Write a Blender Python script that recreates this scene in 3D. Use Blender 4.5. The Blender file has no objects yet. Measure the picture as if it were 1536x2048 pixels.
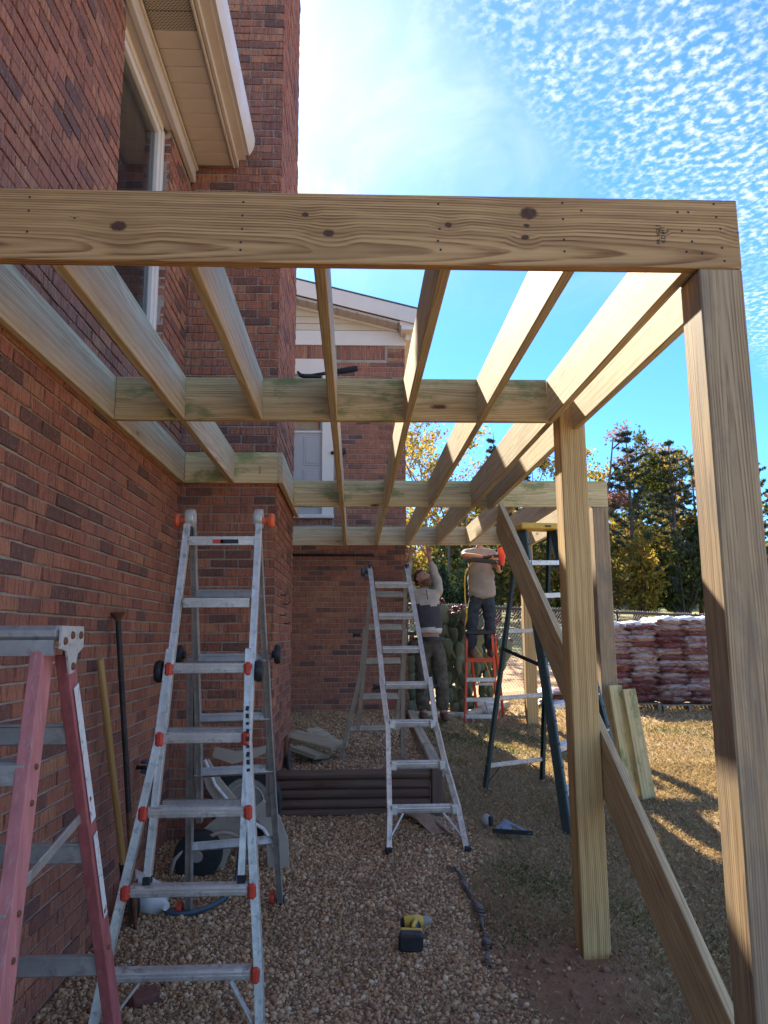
import bpy, bmesh, math, random
import numpy as np
from mathutils import Vector, Matrix

random.seed(7)
RNG = np.random.default_rng(11)
SC = bpy.context.scene
COL = SC.collection
R = math.radians

# ------------------------------------------------------------------ camera
EYE = 1.59
def set_camera():
    pitch, yaw, roll = 0.1617, 0.0400, -0.0060
    cy, sy, cp, sp = math.cos(yaw), math.sin(yaw), math.cos(pitch), math.sin(pitch)
    F = Vector((sy * cp, cy * cp, sp)); Rt = Vector((cy, -sy, 0)); U = Rt.cross(F)
    R2 = Rt * math.cos(roll) + U * math.sin(roll); U2 = -Rt * math.sin(roll) + U * math.cos(roll)
    m = Matrix((R2, U2, -F)).transposed().to_4x4(); m.translation = (0, 0, EYE)
    cd = bpy.data.cameras.new('camera'); cam = bpy.data.objects.new('camera', cd)
    cd.sensor_fit = 'HORIZONTAL'; cd.sensor_width = 36.0; cd.lens = 36.0 * 1520.09 / 1536.0
    cd.clip_start = 0.05; cd.clip_end = 3000
    cam.matrix_world = m; COL.objects.link(cam); SC.camera = cam
set_camera()

# ------------------------------------------------------------------ sky, sun, exposure
SUN = Vector((-0.206, 1.0, 0.75)).normalized()
SUN_EL = math.asin(SUN.z); SUN_AZ = math.atan2(SUN.x, SUN.y)      # azimuth from +Y towards +X
SKY_STRENGTH = 0.057
SUN_STRENGTH = 2.7
EXPOSURE = 2.95

def set_world():
    w = bpy.data.worlds.new('World'); SC.world = w; w.use_nodes = True
    nt = w.node_tree; N = nt.nodes; L = nt.links
    for n in list(N): N.remove(n)
    def nd(t, **k):
        n = N.new(t)
        for a, v in k.items(): setattr(n, a, v)
        return n
    def mth(op, a, b=None, c=None, clamp=False):
        n = nd('ShaderNodeMath', operation=op, use_clamp=clamp)
        for i, v in enumerate((a, b, c)):
            if v is None: continue
            if isinstance(v, (int, float)): n.inputs[i].default_value = v
            else: L.new(v, n.inputs[i])
        return n.outputs[0]
    def smooth(x, lo, hi):
        n = nd('ShaderNodeMapRange', interpolation_type='SMOOTHSTEP')
        L.new(x, n.inputs[0]); n.inputs[1].default_value = lo; n.inputs[2].default_value = hi
        return n.outputs[0]
    sky = nd('ShaderNodeTexSky', sky_type='NISHITA')
    sky.sun_disc = False; sky.sun_elevation = SUN_EL; sky.sun_rotation = SUN_AZ
    sky.altitude = 200; sky.air_density = 1.0; sky.dust_density = 0.15; sky.ozone_density = 4.0
    tc = nd('ShaderNodeTexCoord'); sep = nd('ShaderNodeSeparateXYZ'); L.new(tc.outputs['Generated'], sep.inputs[0])
    zc = mth('MAXIMUM', sep.outputs[2], 0.08)
    px = mth('DIVIDE', sep.outputs[0], zc); py = mth('DIVIDE', sep.outputs[1], zc)
    P = nd('ShaderNodeCombineXYZ'); L.new(px, P.inputs[0]); L.new(py, P.inputs[1])
    def noise(scale, detail, rough, dist=0.0, off=(0, 0, 0), sc=(1, 1, 1), rot=0.0):
        mp = nd('ShaderNodeMapping'); mp.inputs[1].default_value = off; mp.inputs[3].default_value = sc
        mp.inputs[2].default_value = (0, 0, rot)
        L.new(P.outputs[0], mp.inputs[0])
        n = nd('ShaderNodeTexNoise'); n.inputs['Scale'].default_value = scale; n.inputs['Detail'].default_value = detail
        n.inputs['Roughness'].default_value = rough; n.inputs['Distortion'].default_value = dist
        L.new(mp.outputs[0], n.inputs['Vector']); return n.outputs[0]
    # cloud brightness: forward-scattered sunlight (brighter towards the sun)
    sd = nd('ShaderNodeVectorMath', operation='DOT_PRODUCT'); L.new(tc.outputs['Generated'], sd.inputs[0]); sd.inputs[1].default_value = SUN
    fwd = mth('POWER', mth('MAXIMUM', sd.outputs['Value'], 0.0), 26.0)
    # broad warp of the edge between the cloudlet field and the thin veil
    wob = noise(2.5, 3, 0.5)
    edge = mth('ADD', mth('SUBTRACT', mth('MULTIPLY', px, 0.757), mth('MULTIPLY', py, 0.652)), mth('MULTIPLY', mth('SUBTRACT', wob, 0.5), 0.12))
    field = smooth(edge, -0.64, -0.52)
    puffs = smooth(noise(50, 3.0, 0.55, 0.0, sc=(1.0, 0.95, 1), rot=0.9), 0.40, 0.74)
    big = smooth(noise(4.0, 2, 0.5, off=(3, 1, 0)), 0.25, 0.6)
    cl = mth('MULTIPLY', mth('MULTIPLY', puffs, field), mth('ADD', 0.26, mth('MULTIPLY', big, 0.46)))
    veil_n = smooth(noise(2.6, 6, 0.62, 0.8, off=(5, 2, 0), sc=(1.0, 0.55, 1), rot=-0.6), 0.36, 0.74)
    vis = smooth(mth('MULTIPLY', py, -1.0), -2.6, -1.0)
    veil = mth('MULTIPLY', mth('MULTIPLY', mth('SUBTRACT', 1.0, mth('MULTIPLY', field, 0.75)), vis), mth('ADD', mth('ADD', 0.05, mth('MULTIPLY', veil_n, 0.34)), mth('MULTIPLY', fwd, 0.50)))
    cov = mth('SUBTRACT', 1.0, mth('MULTIPLY', mth('SUBTRACT', 1.0, cl), mth('SUBTRACT', 1.0, veil)))
    up = smooth(sep.outputs[2], 0.02, 0.12)
    cov = mth('MULTIPLY', cov, up)
    # sky colour: deepen the blue a little
    hs = nd('ShaderNodeMix', data_type='RGBA', blend_type='MULTIPLY'); hs.inputs[0].default_value = 1.0; L.new(sky.outputs[0], hs.inputs[6]); hs.inputs[7].default_value = (.265, .49, .73, 1)
    cb = mth('ADD', 3.6, mth('MULTIPLY', fwd, 1.2))
    cc = nd('ShaderNodeCombineXYZ'); L.new(mth('MULTIPLY', cb, 0.95), cc.inputs[0]); L.new(mth('MULTIPLY', cb, 0.985), cc.inputs[1]); L.new(mth('MULTIPLY', cb, 1.04), cc.inputs[2])
    mix = nd('ShaderNodeMix', data_type='RGBA'); L.new(cov, mix.inputs[0]); L.new(hs.outputs[2], mix.inputs[6]); L.new(cc.outputs[0], mix.inputs[7])
    bg = nd('ShaderNodeBackground'); L.new(mix.outputs[2], bg.inputs[0]); bg.inputs[1].default_value = SKY_STRENGTH
    out = nd('ShaderNodeOutputWorld'); L.new(bg.outputs[0], out.inputs[0])
set_world()

def set_sun():
    sd = bpy.data.lights.new('sun', 'SUN'); sd.energy = SUN_STRENGTH; sd.angle = R(0.53); sd.color = (1.0, 0.90, 0.74)
    so = bpy.data.objects.new('sun', sd); COL.objects.link(so)
    so.rotation_euler = SUN.to_track_quat('Z', 'Y').to_euler(); so.location = SUN * 60
set_sun()
SC.view_settings.view_transform = 'Standard'; SC.view_settings.look = 'None'
SC.view_settings.exposure = EXPOSURE; SC.view_settings.gamma = 1.0; SC.view_settings.use_curve_mapping = False
SC.render.engine = 'CYCLES'
SC.cycles.use_denoising = True
SC.cycles.max_bounces = 7; SC.cycles.diffuse_bounces = 5; SC.cycles.transparent_max_bounces = 12

# ------------------------------------------------------------------ mesh helpers
WM = {}
def link(o, parent=None, m=None):
    COL.objects.link(o)
    m = m or Matrix.Identity(4)
    WM[o.name] = m.copy()
    if parent is not None:
        o.parent = parent; o.matrix_parent_inverse = WM[parent.name].inverted()
    o.matrix_basis = m
    return o
def thing(name, label, cat, loc=(0, 0, 0), group=None):
    o = bpy.data.objects.new(name, None); o.empty_display_size = 0.1
    link(o, None, Matrix.Translation(loc)); return tag(o, label, cat, group)
def tag(o, label=None, cat=None, group=None, kind=None):
    if label: o['label'] = label
    if cat: o['category'] = cat
    if group: o['group'] = group
    if kind: o['kind'] = kind
    return o
def npmesh(name, V, Fc, mat=None, smooth=False):
    """V (n,3), Fc (m,k) arrays with a constant corner count."""
    V = np.asarray(V, np.float32); Fc = np.asarray(Fc, np.int32); m, k = Fc.shape
    me = bpy.data.meshes.new(name)
    me.vertices.add(len(V)); me.vertices.foreach_set('co', V.ravel())
    me.loops.add(m * k); me.loops.foreach_set('vertex_index', Fc.ravel())
    me.polygons.add(m); me.polygons.foreach_set('loop_start', np.arange(m, dtype=np.int32) * k)
    me.update(calc_edges=True)
    if smooth: me.polygons.foreach_set('use_smooth', np.ones(m, bool))
    if mat: me.materials.append(mat)
    return me
class MB:
    def __init__(s): s.v = []; s.f = []; s.mi = []; s.cur = 0
    def add(s, vs, fs):
        b = len(s.v); s.v += [tuple(v) for v in vs]
        for f in fs: s.f.append([i + b for i in f]); s.mi.append(s.cur)
        return s
    def box(s, c, d, rot=None, ch=0.0):
        hx, hy, hz = d[0] / 2, d[1] / 2, d[2] / 2
        ch = min(ch, hx * .6, hy * .6, hz * .6)
        vs = []; fs = []
        if ch <= 0:
            vs = [(x, y, z) for x in (-hx, hx) for y in (-hy, hy) for z in (-hz, hz)]
            fs = [(0, 1, 3, 2), (4, 6, 7, 5), (0, 4, 5, 1), (2, 3, 7, 6), (0, 2, 6, 4), (1, 5, 7, 3)]
        else:
            idx = {}
            for sx in (-1, 1):
                for sy in (-1, 1):
                    for sz in (-1, 1):
                        c0 = (sx * hx, sy * hy, sz * hz)
                        for a in range(3):
                            v = [c0[i] - (0 if i == a else ch * (sx, sy, sz)[i]) for i in range(3)]
                            idx[(sx, sy, sz, a)] = len(vs); vs.append(v)
            for a in range(3):
                b, c2 = (a + 1) % 3, (a + 2) % 3
                for sg in (-1, 1):
                    q = []
                    for sb, s2 in ((-1, -1), (1, -1), (1, 1), (-1, 1)):
                        k = [0, 0, 0]; k[a] = sg; k[b] = sb; k[c2] = s2; q.append(idx[(*k, a)])
                    fs.append(q if sg > 0 else q[::-1])
                for sb in (-1, 1):
                    for s2 in (-1, 1):
                        q = []
                        for sg, ax in ((-1, b), (1, b), (1, c2), (-1, c2)):
                            k = [0, 0, 0]; k[a] = sg; k[b] = sb; k[c2] = s2; q.append(idx[(*k, ax)])
                        fs.append(q if sb * s2 > 0 else q[::-1])
            for sx in (-1, 1):
                for sy in (-1, 1):
                    for sz in (-1, 1):
                        q = [idx[(sx, sy, sz, a)] for a in range(3)]
                        fs.append(q if sx * sy * sz > 0 else q[::-1])
        c = Vector(c)
        if rot is not None: vs = [rot @ Vector(v) + c for v in vs]
        else: vs = [Vector(v) + c for v in vs]
        return s.add(vs, fs)
    def bar(s, p0, p1, w, t, up=(0, 0, 1), ch=0.0):
        """box from p0 to p1, w across 'side', t along 'up'"""
        p0 = Vector(p0); p1 = Vector(p1); d = p1 - p0
        return s.box((p0 + p1) / 2, (d.length, w, t), frame(d, up), ch)
    def tube(s, pts, r, n=8, cap=True, flat=1.0):
        pts = [Vector(p) for p in pts]; m = len(pts)
        rs = list(r) if hasattr(r, '__len__') else [r] * m
        vs = []; fs = []; prev = None
        for i, p in enumerate(pts):
            d = (pts[min(i + 1, m - 1)] - pts[max(i - 1, 0)])
            if d.length < 1e-9: d = Vector((0, 0, 1))
            d.normalize()
            if prev is None: u = d.orthogonal().normalized()
            else:
                u = prev - d * prev.dot(d)
                u = u.normalized() if u.length > 1e-6 else d.orthogonal().normalized()
            prev = u; w = d.cross(u)
            for k in range(n):
                a = 2 * math.pi * k / n
                vs.append(p + (u * math.cos(a) + w * math.sin(a) * flat) * rs[i])
        for i in range(m - 1):
            for k in range(n):
                fs.append((i * n + k, i * n + (k + 1) % n, (i + 1) * n + (k + 1) % n, (i + 1) * n + k))
        if cap: fs.append(tuple(range(n))[::-1]); fs.append(tuple(range((m - 1) * n, m * n)))
        return s.add(vs, fs)
    def lathe(s, prof, c, axis=(0, 0, 1), n=24):
        """prof: list of (radius, height along axis)"""
        M = frame(axis, (0.123, 0.9, 0.4)); ax = M @ Vector((1, 0, 0)); u = M @ Vector((0, 1, 0)); w = M @ Vector((0, 0, 1))
        c = Vector(c); vs = []; fs = []
        for r, h in prof:
            for k in range(n):
                a = 2 * math.pi * k / n; vs.append(c + ax * h + (u * math.cos(a) + w * math.sin(a)) * max(r, 1e-5))
        for i in range(len(prof) - 1):
            for k in range(n):
                fs.append((i * n + k, i * n + (k + 1) % n, (i + 1) * n + (k + 1) % n, (i + 1) * n + k))
        return s.add(vs, fs)
    def prism(s, poly, o, ax, ay, depth):
        """poly in (a,b) on axes ax, ay from origin o, extruded along ax x ay by depth"""
        o = Vector(o); ax = Vector(ax); ay = Vector(ay); n = ax.cross(ay).normalized() * depth
        k = len(poly); a = [o + ax * p[0] + ay * p[1] for p in poly]; b = [p + n for p in a]
        fs = [tuple(range(k))[::-1], tuple(range(k, 2 * k))] + [(i, (i + 1) % k, k + (i + 1) % k, k + i) for i in range(k)]
        return s.add(a + b, fs)
    def obj(s, name, mat, parent=None, smooth=False, keep=False, m=None):
        me = bpy.data.meshes.new(name)
        if m is None:
            V = np.array([tuple(v) for v in s.v]); lo, hi = V.min(0), V.max(0)
            c = np.zeros(3) if keep else np.array([(lo[0] + hi[0]) / 2, (lo[1] + hi[1]) / 2, lo[2]])
            vs = (V - c).tolist(); m = Matrix.Translation(c)
        else: vs = s.v
        me.from_pydata(vs, [], s.f); me.update()
        mats = mat if isinstance(mat, (list, tuple)) else [mat]
        for a in mats: me.materials.append(a)
        if len(mats) > 1: me.polygons.foreach_set('material_index', s.mi)
        if smooth:
            me.polygons.foreach_set('use_smooth', np.ones(len(me.polygons), bool))
            if smooth is not True: me.set_sharp_from_angle(angle=R(smooth))
        o = bpy.data.objects.new(name, me)
        return link(o, parent, m)
def frame(d, up=(0, 0, 1)):
    x = Vector(d).normalized(); up = Vector(up)
    if abs(x.dot(up.normalized())) > 0.999: up = Vector((0, 1, 0.01))
    y = up.cross(x).normalized(); z = x.cross(y)
    return Matrix((x, y, z)).transposed()
def lerp(a, b, t): return Vector(a) * (1 - t) + Vector(b) * t
# ------------------------------------------------------------------ materials
class NT:
    def __init__(s, name):
        s.m = bpy.data.materials.new(name); s.m.use_nodes = True; s.t = s.m.node_tree; s.N = s.t.nodes; s.L = s.t.links
        s.b = s.N['Principled BSDF']; s.out = s.N['Material Output']
    def nd(s, t, **k):
        n = s.N.new(t)
        for a, v in k.items(): setattr(n, a, v)
        return n
    def put(s, sock, v):
        if isinstance(v, bpy.types.NodeSocket): s.L.new(v, sock)
        elif isinstance(v, (tuple, list)) and len(v) == 3 and sock.type == 'RGBA': sock.default_value = (*v, 1)
        else: sock.default_value = v
    def math(s, op, a, b=None, c=None, clamp=False):
        n = s.nd('ShaderNodeMath', operation=op, use_clamp=clamp)
        for i, v in enumerate((a, b, c)):
            if v is not None: s.put(n.inputs[i], v)
        return n.outputs[0]
    def vec(s, op, a, b=None, scale=None):
        n = s.nd('ShaderNodeVectorMath', operation=op); s.put(n.inputs[0], a)
        if b is not None: s.put(n.inputs[1], b)
        if scale is not None: s.put(n.inputs[3], scale)
        return n
    def coord(s, kind='Object'): return s.nd('ShaderNodeTexCoord').outputs[kind]
    def pos(s): return s.nd('ShaderNodeNewGeometry').outputs['Position']
    def mapping(s, v, sc=(1, 1, 1), rot=(0, 0, 0), loc=(0, 0, 0)):
        n = s.nd('ShaderNodeMapping'); s.put(n.inputs[0], v); n.inputs[1].default_value = loc
        n.inputs[2].default_value = rot; n.inputs[3].default_value = sc; return n.outputs[0]
    def noise(s, v, scale, detail=3, rough=.55, dist=0, out=0):
        n = s.nd('ShaderNodeTexNoise'); s.put(n.inputs['Vector'], v)
        for k, x in (('Scale', scale), ('Detail', detail), ('Roughness', rough), ('Distortion', dist)): s.put(n.inputs[k], x)
        return n.outputs[out]
    def smooth(s, x, lo, hi, a=0.0, b=1.0):
        n = s.nd('ShaderNodeMapRange', interpolation_type='SMOOTHSTEP'); s.put(n.inputs[0], x)
        for i, v in enumerate((lo, hi, a, b)): s.put(n.inputs[i + 1], v)
        return n.outputs[0]
    def mix(s, f, a, b, blend='MIX'):
        n = s.nd('ShaderNodeMix', data_type='RGBA', blend_type=blend); s.put(n.inputs[0], f); s.put(n.inputs[6], a); s.put(n.inputs[7], b)
        return n.outputs[2]
    def ramp(s, f, stops, interp='LINEAR'):
        n = s.nd('ShaderNodeValToRGB'); s.put(n.inputs[0], f); cr = n.color_ramp; cr.interpolation = interp
        while len(cr.elements) < len(stops): cr.elements.new(0.5)
        for e, (p, c) in zip(cr.elements, stops): e.position = p; e.color = (*c, 1)
        return n.outputs[0]
    def bump(s, h, strength=.4, dist=.01, normal=None):
        n = s.nd('ShaderNodeBump'); s.put(n.inputs['Height'], h); n.inputs['Strength'].default_value = strength; n.inputs['Distance'].default_value = dist
        if normal is not None: s.L.new(normal, n.inputs['Normal'])
        s.L.new(n.outputs[0], s.b.inputs['Normal']); return n.outputs[0]
    def rnd(s): return s.nd('ShaderNodeObjectInfo').outputs['Random']
    def island(s): return s.nd('ShaderNodeNewGeometry').outputs['Random Per Island']
    def base(s, col, rough=.6, metal=0.0, spec=.4):
        s.put(s.b.inputs['Base Color'], col); s.put(s.b.inputs['Roughness'], rough); s.put(s.b.inputs['Metallic'], metal)
        s.put(s.b.inputs['Specular IOR Level'], spec); return s.m
def plain(name, col, rough=.6, metal=0.0, var=.25, scale=9, bump=.15, spec=.4, stretch=(1, 1, 1), dirt=None, dirt_amt=.5):
    t = NT(name); c = t.mapping(t.coord(), stretch)
    n = t.noise(c, scale, 5, .6)
    lo = tuple(x * (1 - var) for x in col); hi = tuple(min(1, x * (1 + var)) for x in col)
    k = t.ramp(n, [(.3, lo), (.7, hi)])
    if dirt is not None:
        d = t.smooth(t.noise(c, scale * 2.3, 6, .68, .4), .52, .68); k = t.mix(t.math('MULTIPLY', d, dirt_amt), k, dirt)
    if bump: t.bump(t.noise(c, scale * 6, 4, .6), bump, .004)
    rr = t.smooth(t.noise(c, scale * 3, 3), .2, .8, max(0, rough - .12), min(1, rough + .12))
    return t.base(k, rr, metal, spec)

def wood(name, light, dark, knots=None, ring=.0075, tint=None, tint_amt=.0, rough=.72, contrast=1.0, knot_density=.5, weather=0.0, wobble=.026, yoff=0.0):
    """sawn softwood: growth rings along local X, with knots"""
    t = NT(name); P = t.coord(); rn = t.rnd()
    off = t.nd('ShaderNodeCombineXYZ'); t.put(off.inputs[0], t.math('MULTIPLY', rn, 61.0))
    Q = t.vec('ADD', P, off.outputs[0]).outputs[0]
    wob = t.noise(t.mapping(Q, (1.1, 5, 5)), 1.0, 2, .5, 0, 1)
    wv = t.vec('SCALE', t.vec('SUBTRACT', wob, (.5, .5, .5)).outputs[0], scale=wobble).outputs[0]
    if knots is None:
        vo = t.nd('ShaderNodeTexVoronoi'); vo.inputs['Scale'].default_value = 1.0; vo.inputs['Randomness'].default_value = .9
        t.put(vo.inputs['Vector'], t.mapping(Q, (1.7, 6.5, 2.0)))
        cs = t.nd('ShaderNodeSeparateColor'); t.put(cs.inputs[0], vo.outputs['Color'])
        gate = t.math('LESS_THAN', cs.outputs[0], knot_density)
        kd = t.math('ADD', vo.outputs['Distance'], t.math('MULTIPLY', t.math('SUBTRACT', 1.0, gate), 9.0))
        size = t.math('ADD', .05, t.math('MULTIPLY', cs.outputs[1], .10))
    else:
        sp = t.nd('ShaderNodeSeparateXYZ'); t.put(sp.inputs[0], P); kd = None
        for (kx, ky, kr) in knots:
            a = t.math('MULTIPLY', t.math('SUBTRACT', sp.outputs[0], kx), 0.72 / kr * .1); b = t.math('MULTIPLY', t.math('SUBTRACT', sp.outputs[1], ky), 1.0 / kr * .1)
            d = t.math('SQRT', t.math('ADD', t.math('MULTIPLY', a, a), t.math('MULTIPLY', b, b)))
            kd = d if kd is None else t.math('MINIMUM', kd, d)
        size = .10
    kdw = t.math('ADD', kd, t.math('MULTIPLY', t.math('SUBTRACT', t.noise(Q, 60, 2), .5), .05))
    knot = t.math('SUBTRACT', 1.0, t.smooth(kdw, t.math('MULTIPLY', size, .55), size))
    pull = t.math('SUBTRACT', 1.0, t.smooth(kd, size, t.math('ADD', size, .42)))
    # ring centre sits off the board and tilts along it, which gives cathedral arches on the wide face
    sx = t.nd('ShaderNodeSeparateXYZ'); t.put(sx.inputs[0], t.vec('ADD', Q, wv).outputs[0])
    sp0 = t.nd('ShaderNodeSeparateXYZ'); t.put(sp0.inputs[0], P)
    y = t.math('ADD', sx.outputs[1], yoff if yoff else t.math('MULTIPLY', t.math('SUBTRACT', t.math('FRACT', t.math('MULTIPLY', rn, 17.3)), .5), .24))
    tilt = t.math('MULTIPLY', t.math('SUBTRACT', t.math('FRACT', t.math('MULTIPLY', rn, 7.7)), .5), .05)
    z = t.math('ADD', t.math('ADD', sx.outputs[2], .055), t.math('MULTIPLY', sp0.outputs[0], tilt))
    z = t.math('ADD', z, t.math('MULTIPLY', pull, .011))
    rad = t.math('SQRT', t.math('ADD', t.math('MULTIPLY', y, y), t.math('MULTIPLY', z, z)))
    saw = t.math('FRACT', t.math('DIVIDE', rad, ring))
    band = t.smooth(saw, .25, .86); drop = t.smooth(saw, .90, 1.0)
    grain = t.math('MULTIPLY', band, t.math('SUBTRACT', 1.0, drop))
    fib = t.noise(t.mapping(Q, (3.0, 130, 130)), 1.0, 3, .6)
    blot = t.noise(t.mapping(Q, (1.6, 7, 7)), 1.0, 3, .55)
    brk = t.noise(t.mapping(Q, (5, 60, 60), loc=(2, 1, 0)), 1.0, 3, .6); grain = t.math('MULTIPLY', grain, t.smooth(brk, .30, .62, .25, 1.0))
    g2 = t.math('MULTIPLY', grain, t.smooth(blot, .25, .7, .35 * contrast, .95 * contrast), clamp=True)
    col = t.mix(g2, light, dark)
    wide = t.math('FRACT', t.math('DIVIDE', rad, ring * 3.7)); wb2 = t.math('MULTIPLY', t.smooth(wide, .35, .80), t.math('SUBTRACT', 1.0, t.smooth(wide, .84, 1.0)))
    col = t.mix(t.math('MULTIPLY', wb2, .26 * contrast), col, tuple(x * .78 for x in dark))
    streak = t.noise(t.mapping(Q, (1.2, 34, 34), loc=(7, 0, 2)), 1.0, 3, .6); col = t.mix(t.smooth(streak, .48, .72, 0, .38), col, dark)
    ck = t.noise(t.mapping(Q, (2.2, 85, 40), loc=(1, 5, 3)), 1.0, 2, .5); col = t.mix(t.smooth(ck, .70, .76, 0, .55), col, tuple(x * .4 for x in dark))
    col = t.mix(t.smooth(fib, .45, .75, 0, .30), col, tuple(x * .62 for x in dark))
    if tint is not None:
        tb = t.smooth(t.noise(t.mapping(Q, (2.6, 6, 6), loc=(9, 0, 0)), 1.0, 5, .68), .50, .64)
        col = t.mix(t.math('MULTIPLY', tb, tint_amt), col, tint)
    if weather:
        wb = t.smooth(t.noise(t.mapping(Q, (3, 9, 9), loc=(4, 3, 0)), 1.0, 5, .65), .42, .62)
        col = t.mix(t.math('MULTIPLY', wb, weather), col, (.17, .14, .11))
    br = t.math('ADD', .86, t.math('MULTIPLY', t.math('FRACT', t.math('MULTIPLY', rn, 3.3)), .28))
    hs = t.nd('ShaderNodeHueSaturation'); t.put(hs.inputs['Value'], br); t.put(hs.inputs['Color'], col)
    halo = t.math('MULTIPLY', pull, .22)
    col = t.mix(halo, hs.outputs[0], tuple(x * .8 for x in dark))
    core = t.mix(t.noise(Q, 90, 3), (.035, .016, .012), (.16, .075, .04))
    col = t.mix(knot, col, core)
    h = t.math('ADD', t.math('MULTIPLY', grain, -.5), t.math('ADD', t.math('MULTIPLY', fib, .8), t.math('MULTIPLY', knot, -1.2)))
    t.bump(h, .35, .0016)
    return t.base(col, rough, 0, .3)

def brick_material():
    t = NT('brick_clay'); rn = t.math('FRACT', t.math('ADD', t.rnd(), t.math('MULTIPLY', t.island(), 5.37)))
    col = t.ramp(rn, [(0.0, (.320, .122, .078)), (.06, (.145, .080, .066)), (.12, (.205, .094, .070)), (.20, (.360, .132, .080)), (.45, (.430, .160, .092)),
                      (.62, (.370, .145, .092)), (.78, (.465, .178, .100)), (.92, (.500, .222, .122)), (1.0, (.325, .124, .080))])
    w = t.pos()
    score = t.noise(t.mapping(w, (78, 78, 7.0)), 1.0, 4, .7)           # vertical rake marks of the wire-cut face
    pit = t.noise(w, 70, 4, .7)
    col = t.mix(t.smooth(score, .44, .64, 0, .72), col, (.115, .052, .044))
    col = t.mix(t.smooth(pit, .54, .70, 0, .5), col, (0.500, 0.298, 0.210))
    big = t.noise(w, 1.3, 3, .5); col = t.mix(t.smooth(big, .45, .75, 0, .28), col, (0.210, 0.114, 0.105))
    col = t.mix(t.smooth(t.noise(w, 9, 5, .7), .60, .80, 0, .35), col, (.50, .36, .29))
    t.bump(t.math('ADD', t.math('MULTIPLY', score, -1.0), t.math('MULTIPLY', pit, .6)), .95, .010)
    return t.base(col, .86, 0, .25)
def mortar_material():
    t = NT('mortar'); w = t.pos(); n = t.noise(w, 45, 5, .7); b = t.noise(w, 3, 3)
    col = t.mix(n, (.24, .20, .165), (.56, .485, .41)); col = t.mix(t.smooth(b, .4, .7, 0, .5), col, (.16, .125, .11))
    t.bump(n, .8, .006); return t.base(col, .95, 0, .15)
def leaf_material(name, cols, trans=.4):
    t = NT(name); k = t.ramp(t.island(), [(i / max(1, len(cols) - 1), c) for i, c in enumerate(cols)])
    d = t.nd('ShaderNodeBsdfDiffuse'); tr = t.nd('ShaderNodeBsdfTranslucent'); t.put(d.inputs[0], k)
    t.put(tr.inputs[0], t.mix(1.0, k, (1.0, .95, .62), 'MULTIPLY'))
    mx = t.nd('ShaderNodeMixShader'); mx.inputs[0].default_value = trans; t.L.new(d.outputs[0], mx.inputs[1]); t.L.new(tr.outputs[0], mx.inputs[2])
    t.L.new(mx.outputs[0], t.out.inputs[0]); return t.m

M = {}
M['brick'] = brick_material(); M['mortar'] = mortar_material()
PINE_L, PINE_D = (.50, .385, .215), (.285, .165, .075)
M['joist'] = wood('pine_joist', (.68, .565, .345), (.36, .225, .10), knot_density=.42, tint=(.52, .55, .38), tint_amt=.35, contrast=.95, ring=.0085)
M['post'] = wood('pine_post', (.66, .455, .195), (.33, .17, .06), knot_density=.45, ring=.0095, contrast=1.1)
M['rough_post'] = wood('pine_post_weathered', (.44, .315, .175), (.22, .13, .065), knot_density=.4, weather=.55, contrast=1.1)
M['beam_green'] = wood('pine_beam_green', (.66, .53, .265), (.36, .225, .085), knot_density=.66, tint=(.17, .215, .075), tint_amt=.80, contrast=1.0)
M['brace'] = wood('pine_brace', (.74, .57, .32), (.38, .24, .11), knot_density=.5, weather=.18, contrast=1.1)
M['scrap'] = wood('pine_scrap', (.46, .40, .27), (.22, .15, .085), knot_density=.5, ring=.010, weather=.3)
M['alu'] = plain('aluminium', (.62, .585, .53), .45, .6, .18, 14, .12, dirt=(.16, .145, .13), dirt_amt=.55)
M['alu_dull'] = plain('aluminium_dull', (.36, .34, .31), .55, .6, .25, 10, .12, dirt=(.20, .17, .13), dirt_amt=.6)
M['red_plastic'] = plain('red_plastic', (.56, .055, .03), .45, 0, .15, 12, .05)
M['orange_plastic'] = plain('orange_plastic', (.72, .12, .04), .5, 0, .15, 12, .05)
M['black'] = plain('black_plastic', (.018, .018, .020), .5, 0, .3, 12, .1)
M['rubber'] = plain('black_rubber', (.022, .022, .024), .75, 0, .3, 12, .15)
M['steel'] = plain('dark_steel', (.045, .042, .040), .5, .5, .4, 20, .2, dirt=(.11, .055, .03), dirt_amt=.6)
M['beige_plastic'] = plain('beige_plastic', (.40, .35, .28), .5, 0, .12, 4, .05, dirt=(.22, .18, .14), dirt_amt=.4)
M['grey_hub'] = plain('grey_hub', (.30, .27, .235), .55, 0, .15, 8, .05)
M['white_plastic'] = plain('white_plastic', (.66, .66, .64), .4, 0, .08, 6, .05, dirt=(.35, .32, .28), dirt_amt=.35)
M['blue_hose'] = plain('hose_rubber', (.05, .085, .12), .5, 0, .2, 30, .1)
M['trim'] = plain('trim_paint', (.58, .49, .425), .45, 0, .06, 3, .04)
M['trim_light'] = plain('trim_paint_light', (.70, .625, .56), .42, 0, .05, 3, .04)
M['siding'] = plain('vinyl_siding', (.62, .52, .39), .5, 0, .05, 3, .04)
M['door_paint'] = plain('door_paint', (.40, .375, .375), .5, 0, .05, 3, .04)
M['shingle'] = plain('roof_shingle', (.09, .085, .085), .9, 0, .4, 30, .6)
M['pink_frp'] = plain('faded_red_fibreglass', (.46, .165, .155), .6, 0, .22, 5, .2, stretch=(6, 6, 1), dirt=(.52, .30, .26), dirt_amt=.6)
M['red_frp'] = plain('red_fibreglass', (.31, .085, .082), .55, 0, .25, 6, .15, stretch=(6, 6, 1), dirt=(.42, .17, .15), dirt_amt=.6)
M['green_frp'] = plain('green_fibreglass', (.034, .055, .050), .5, 0, .25, 6, .1, stretch=(6, 6, 1))
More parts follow.
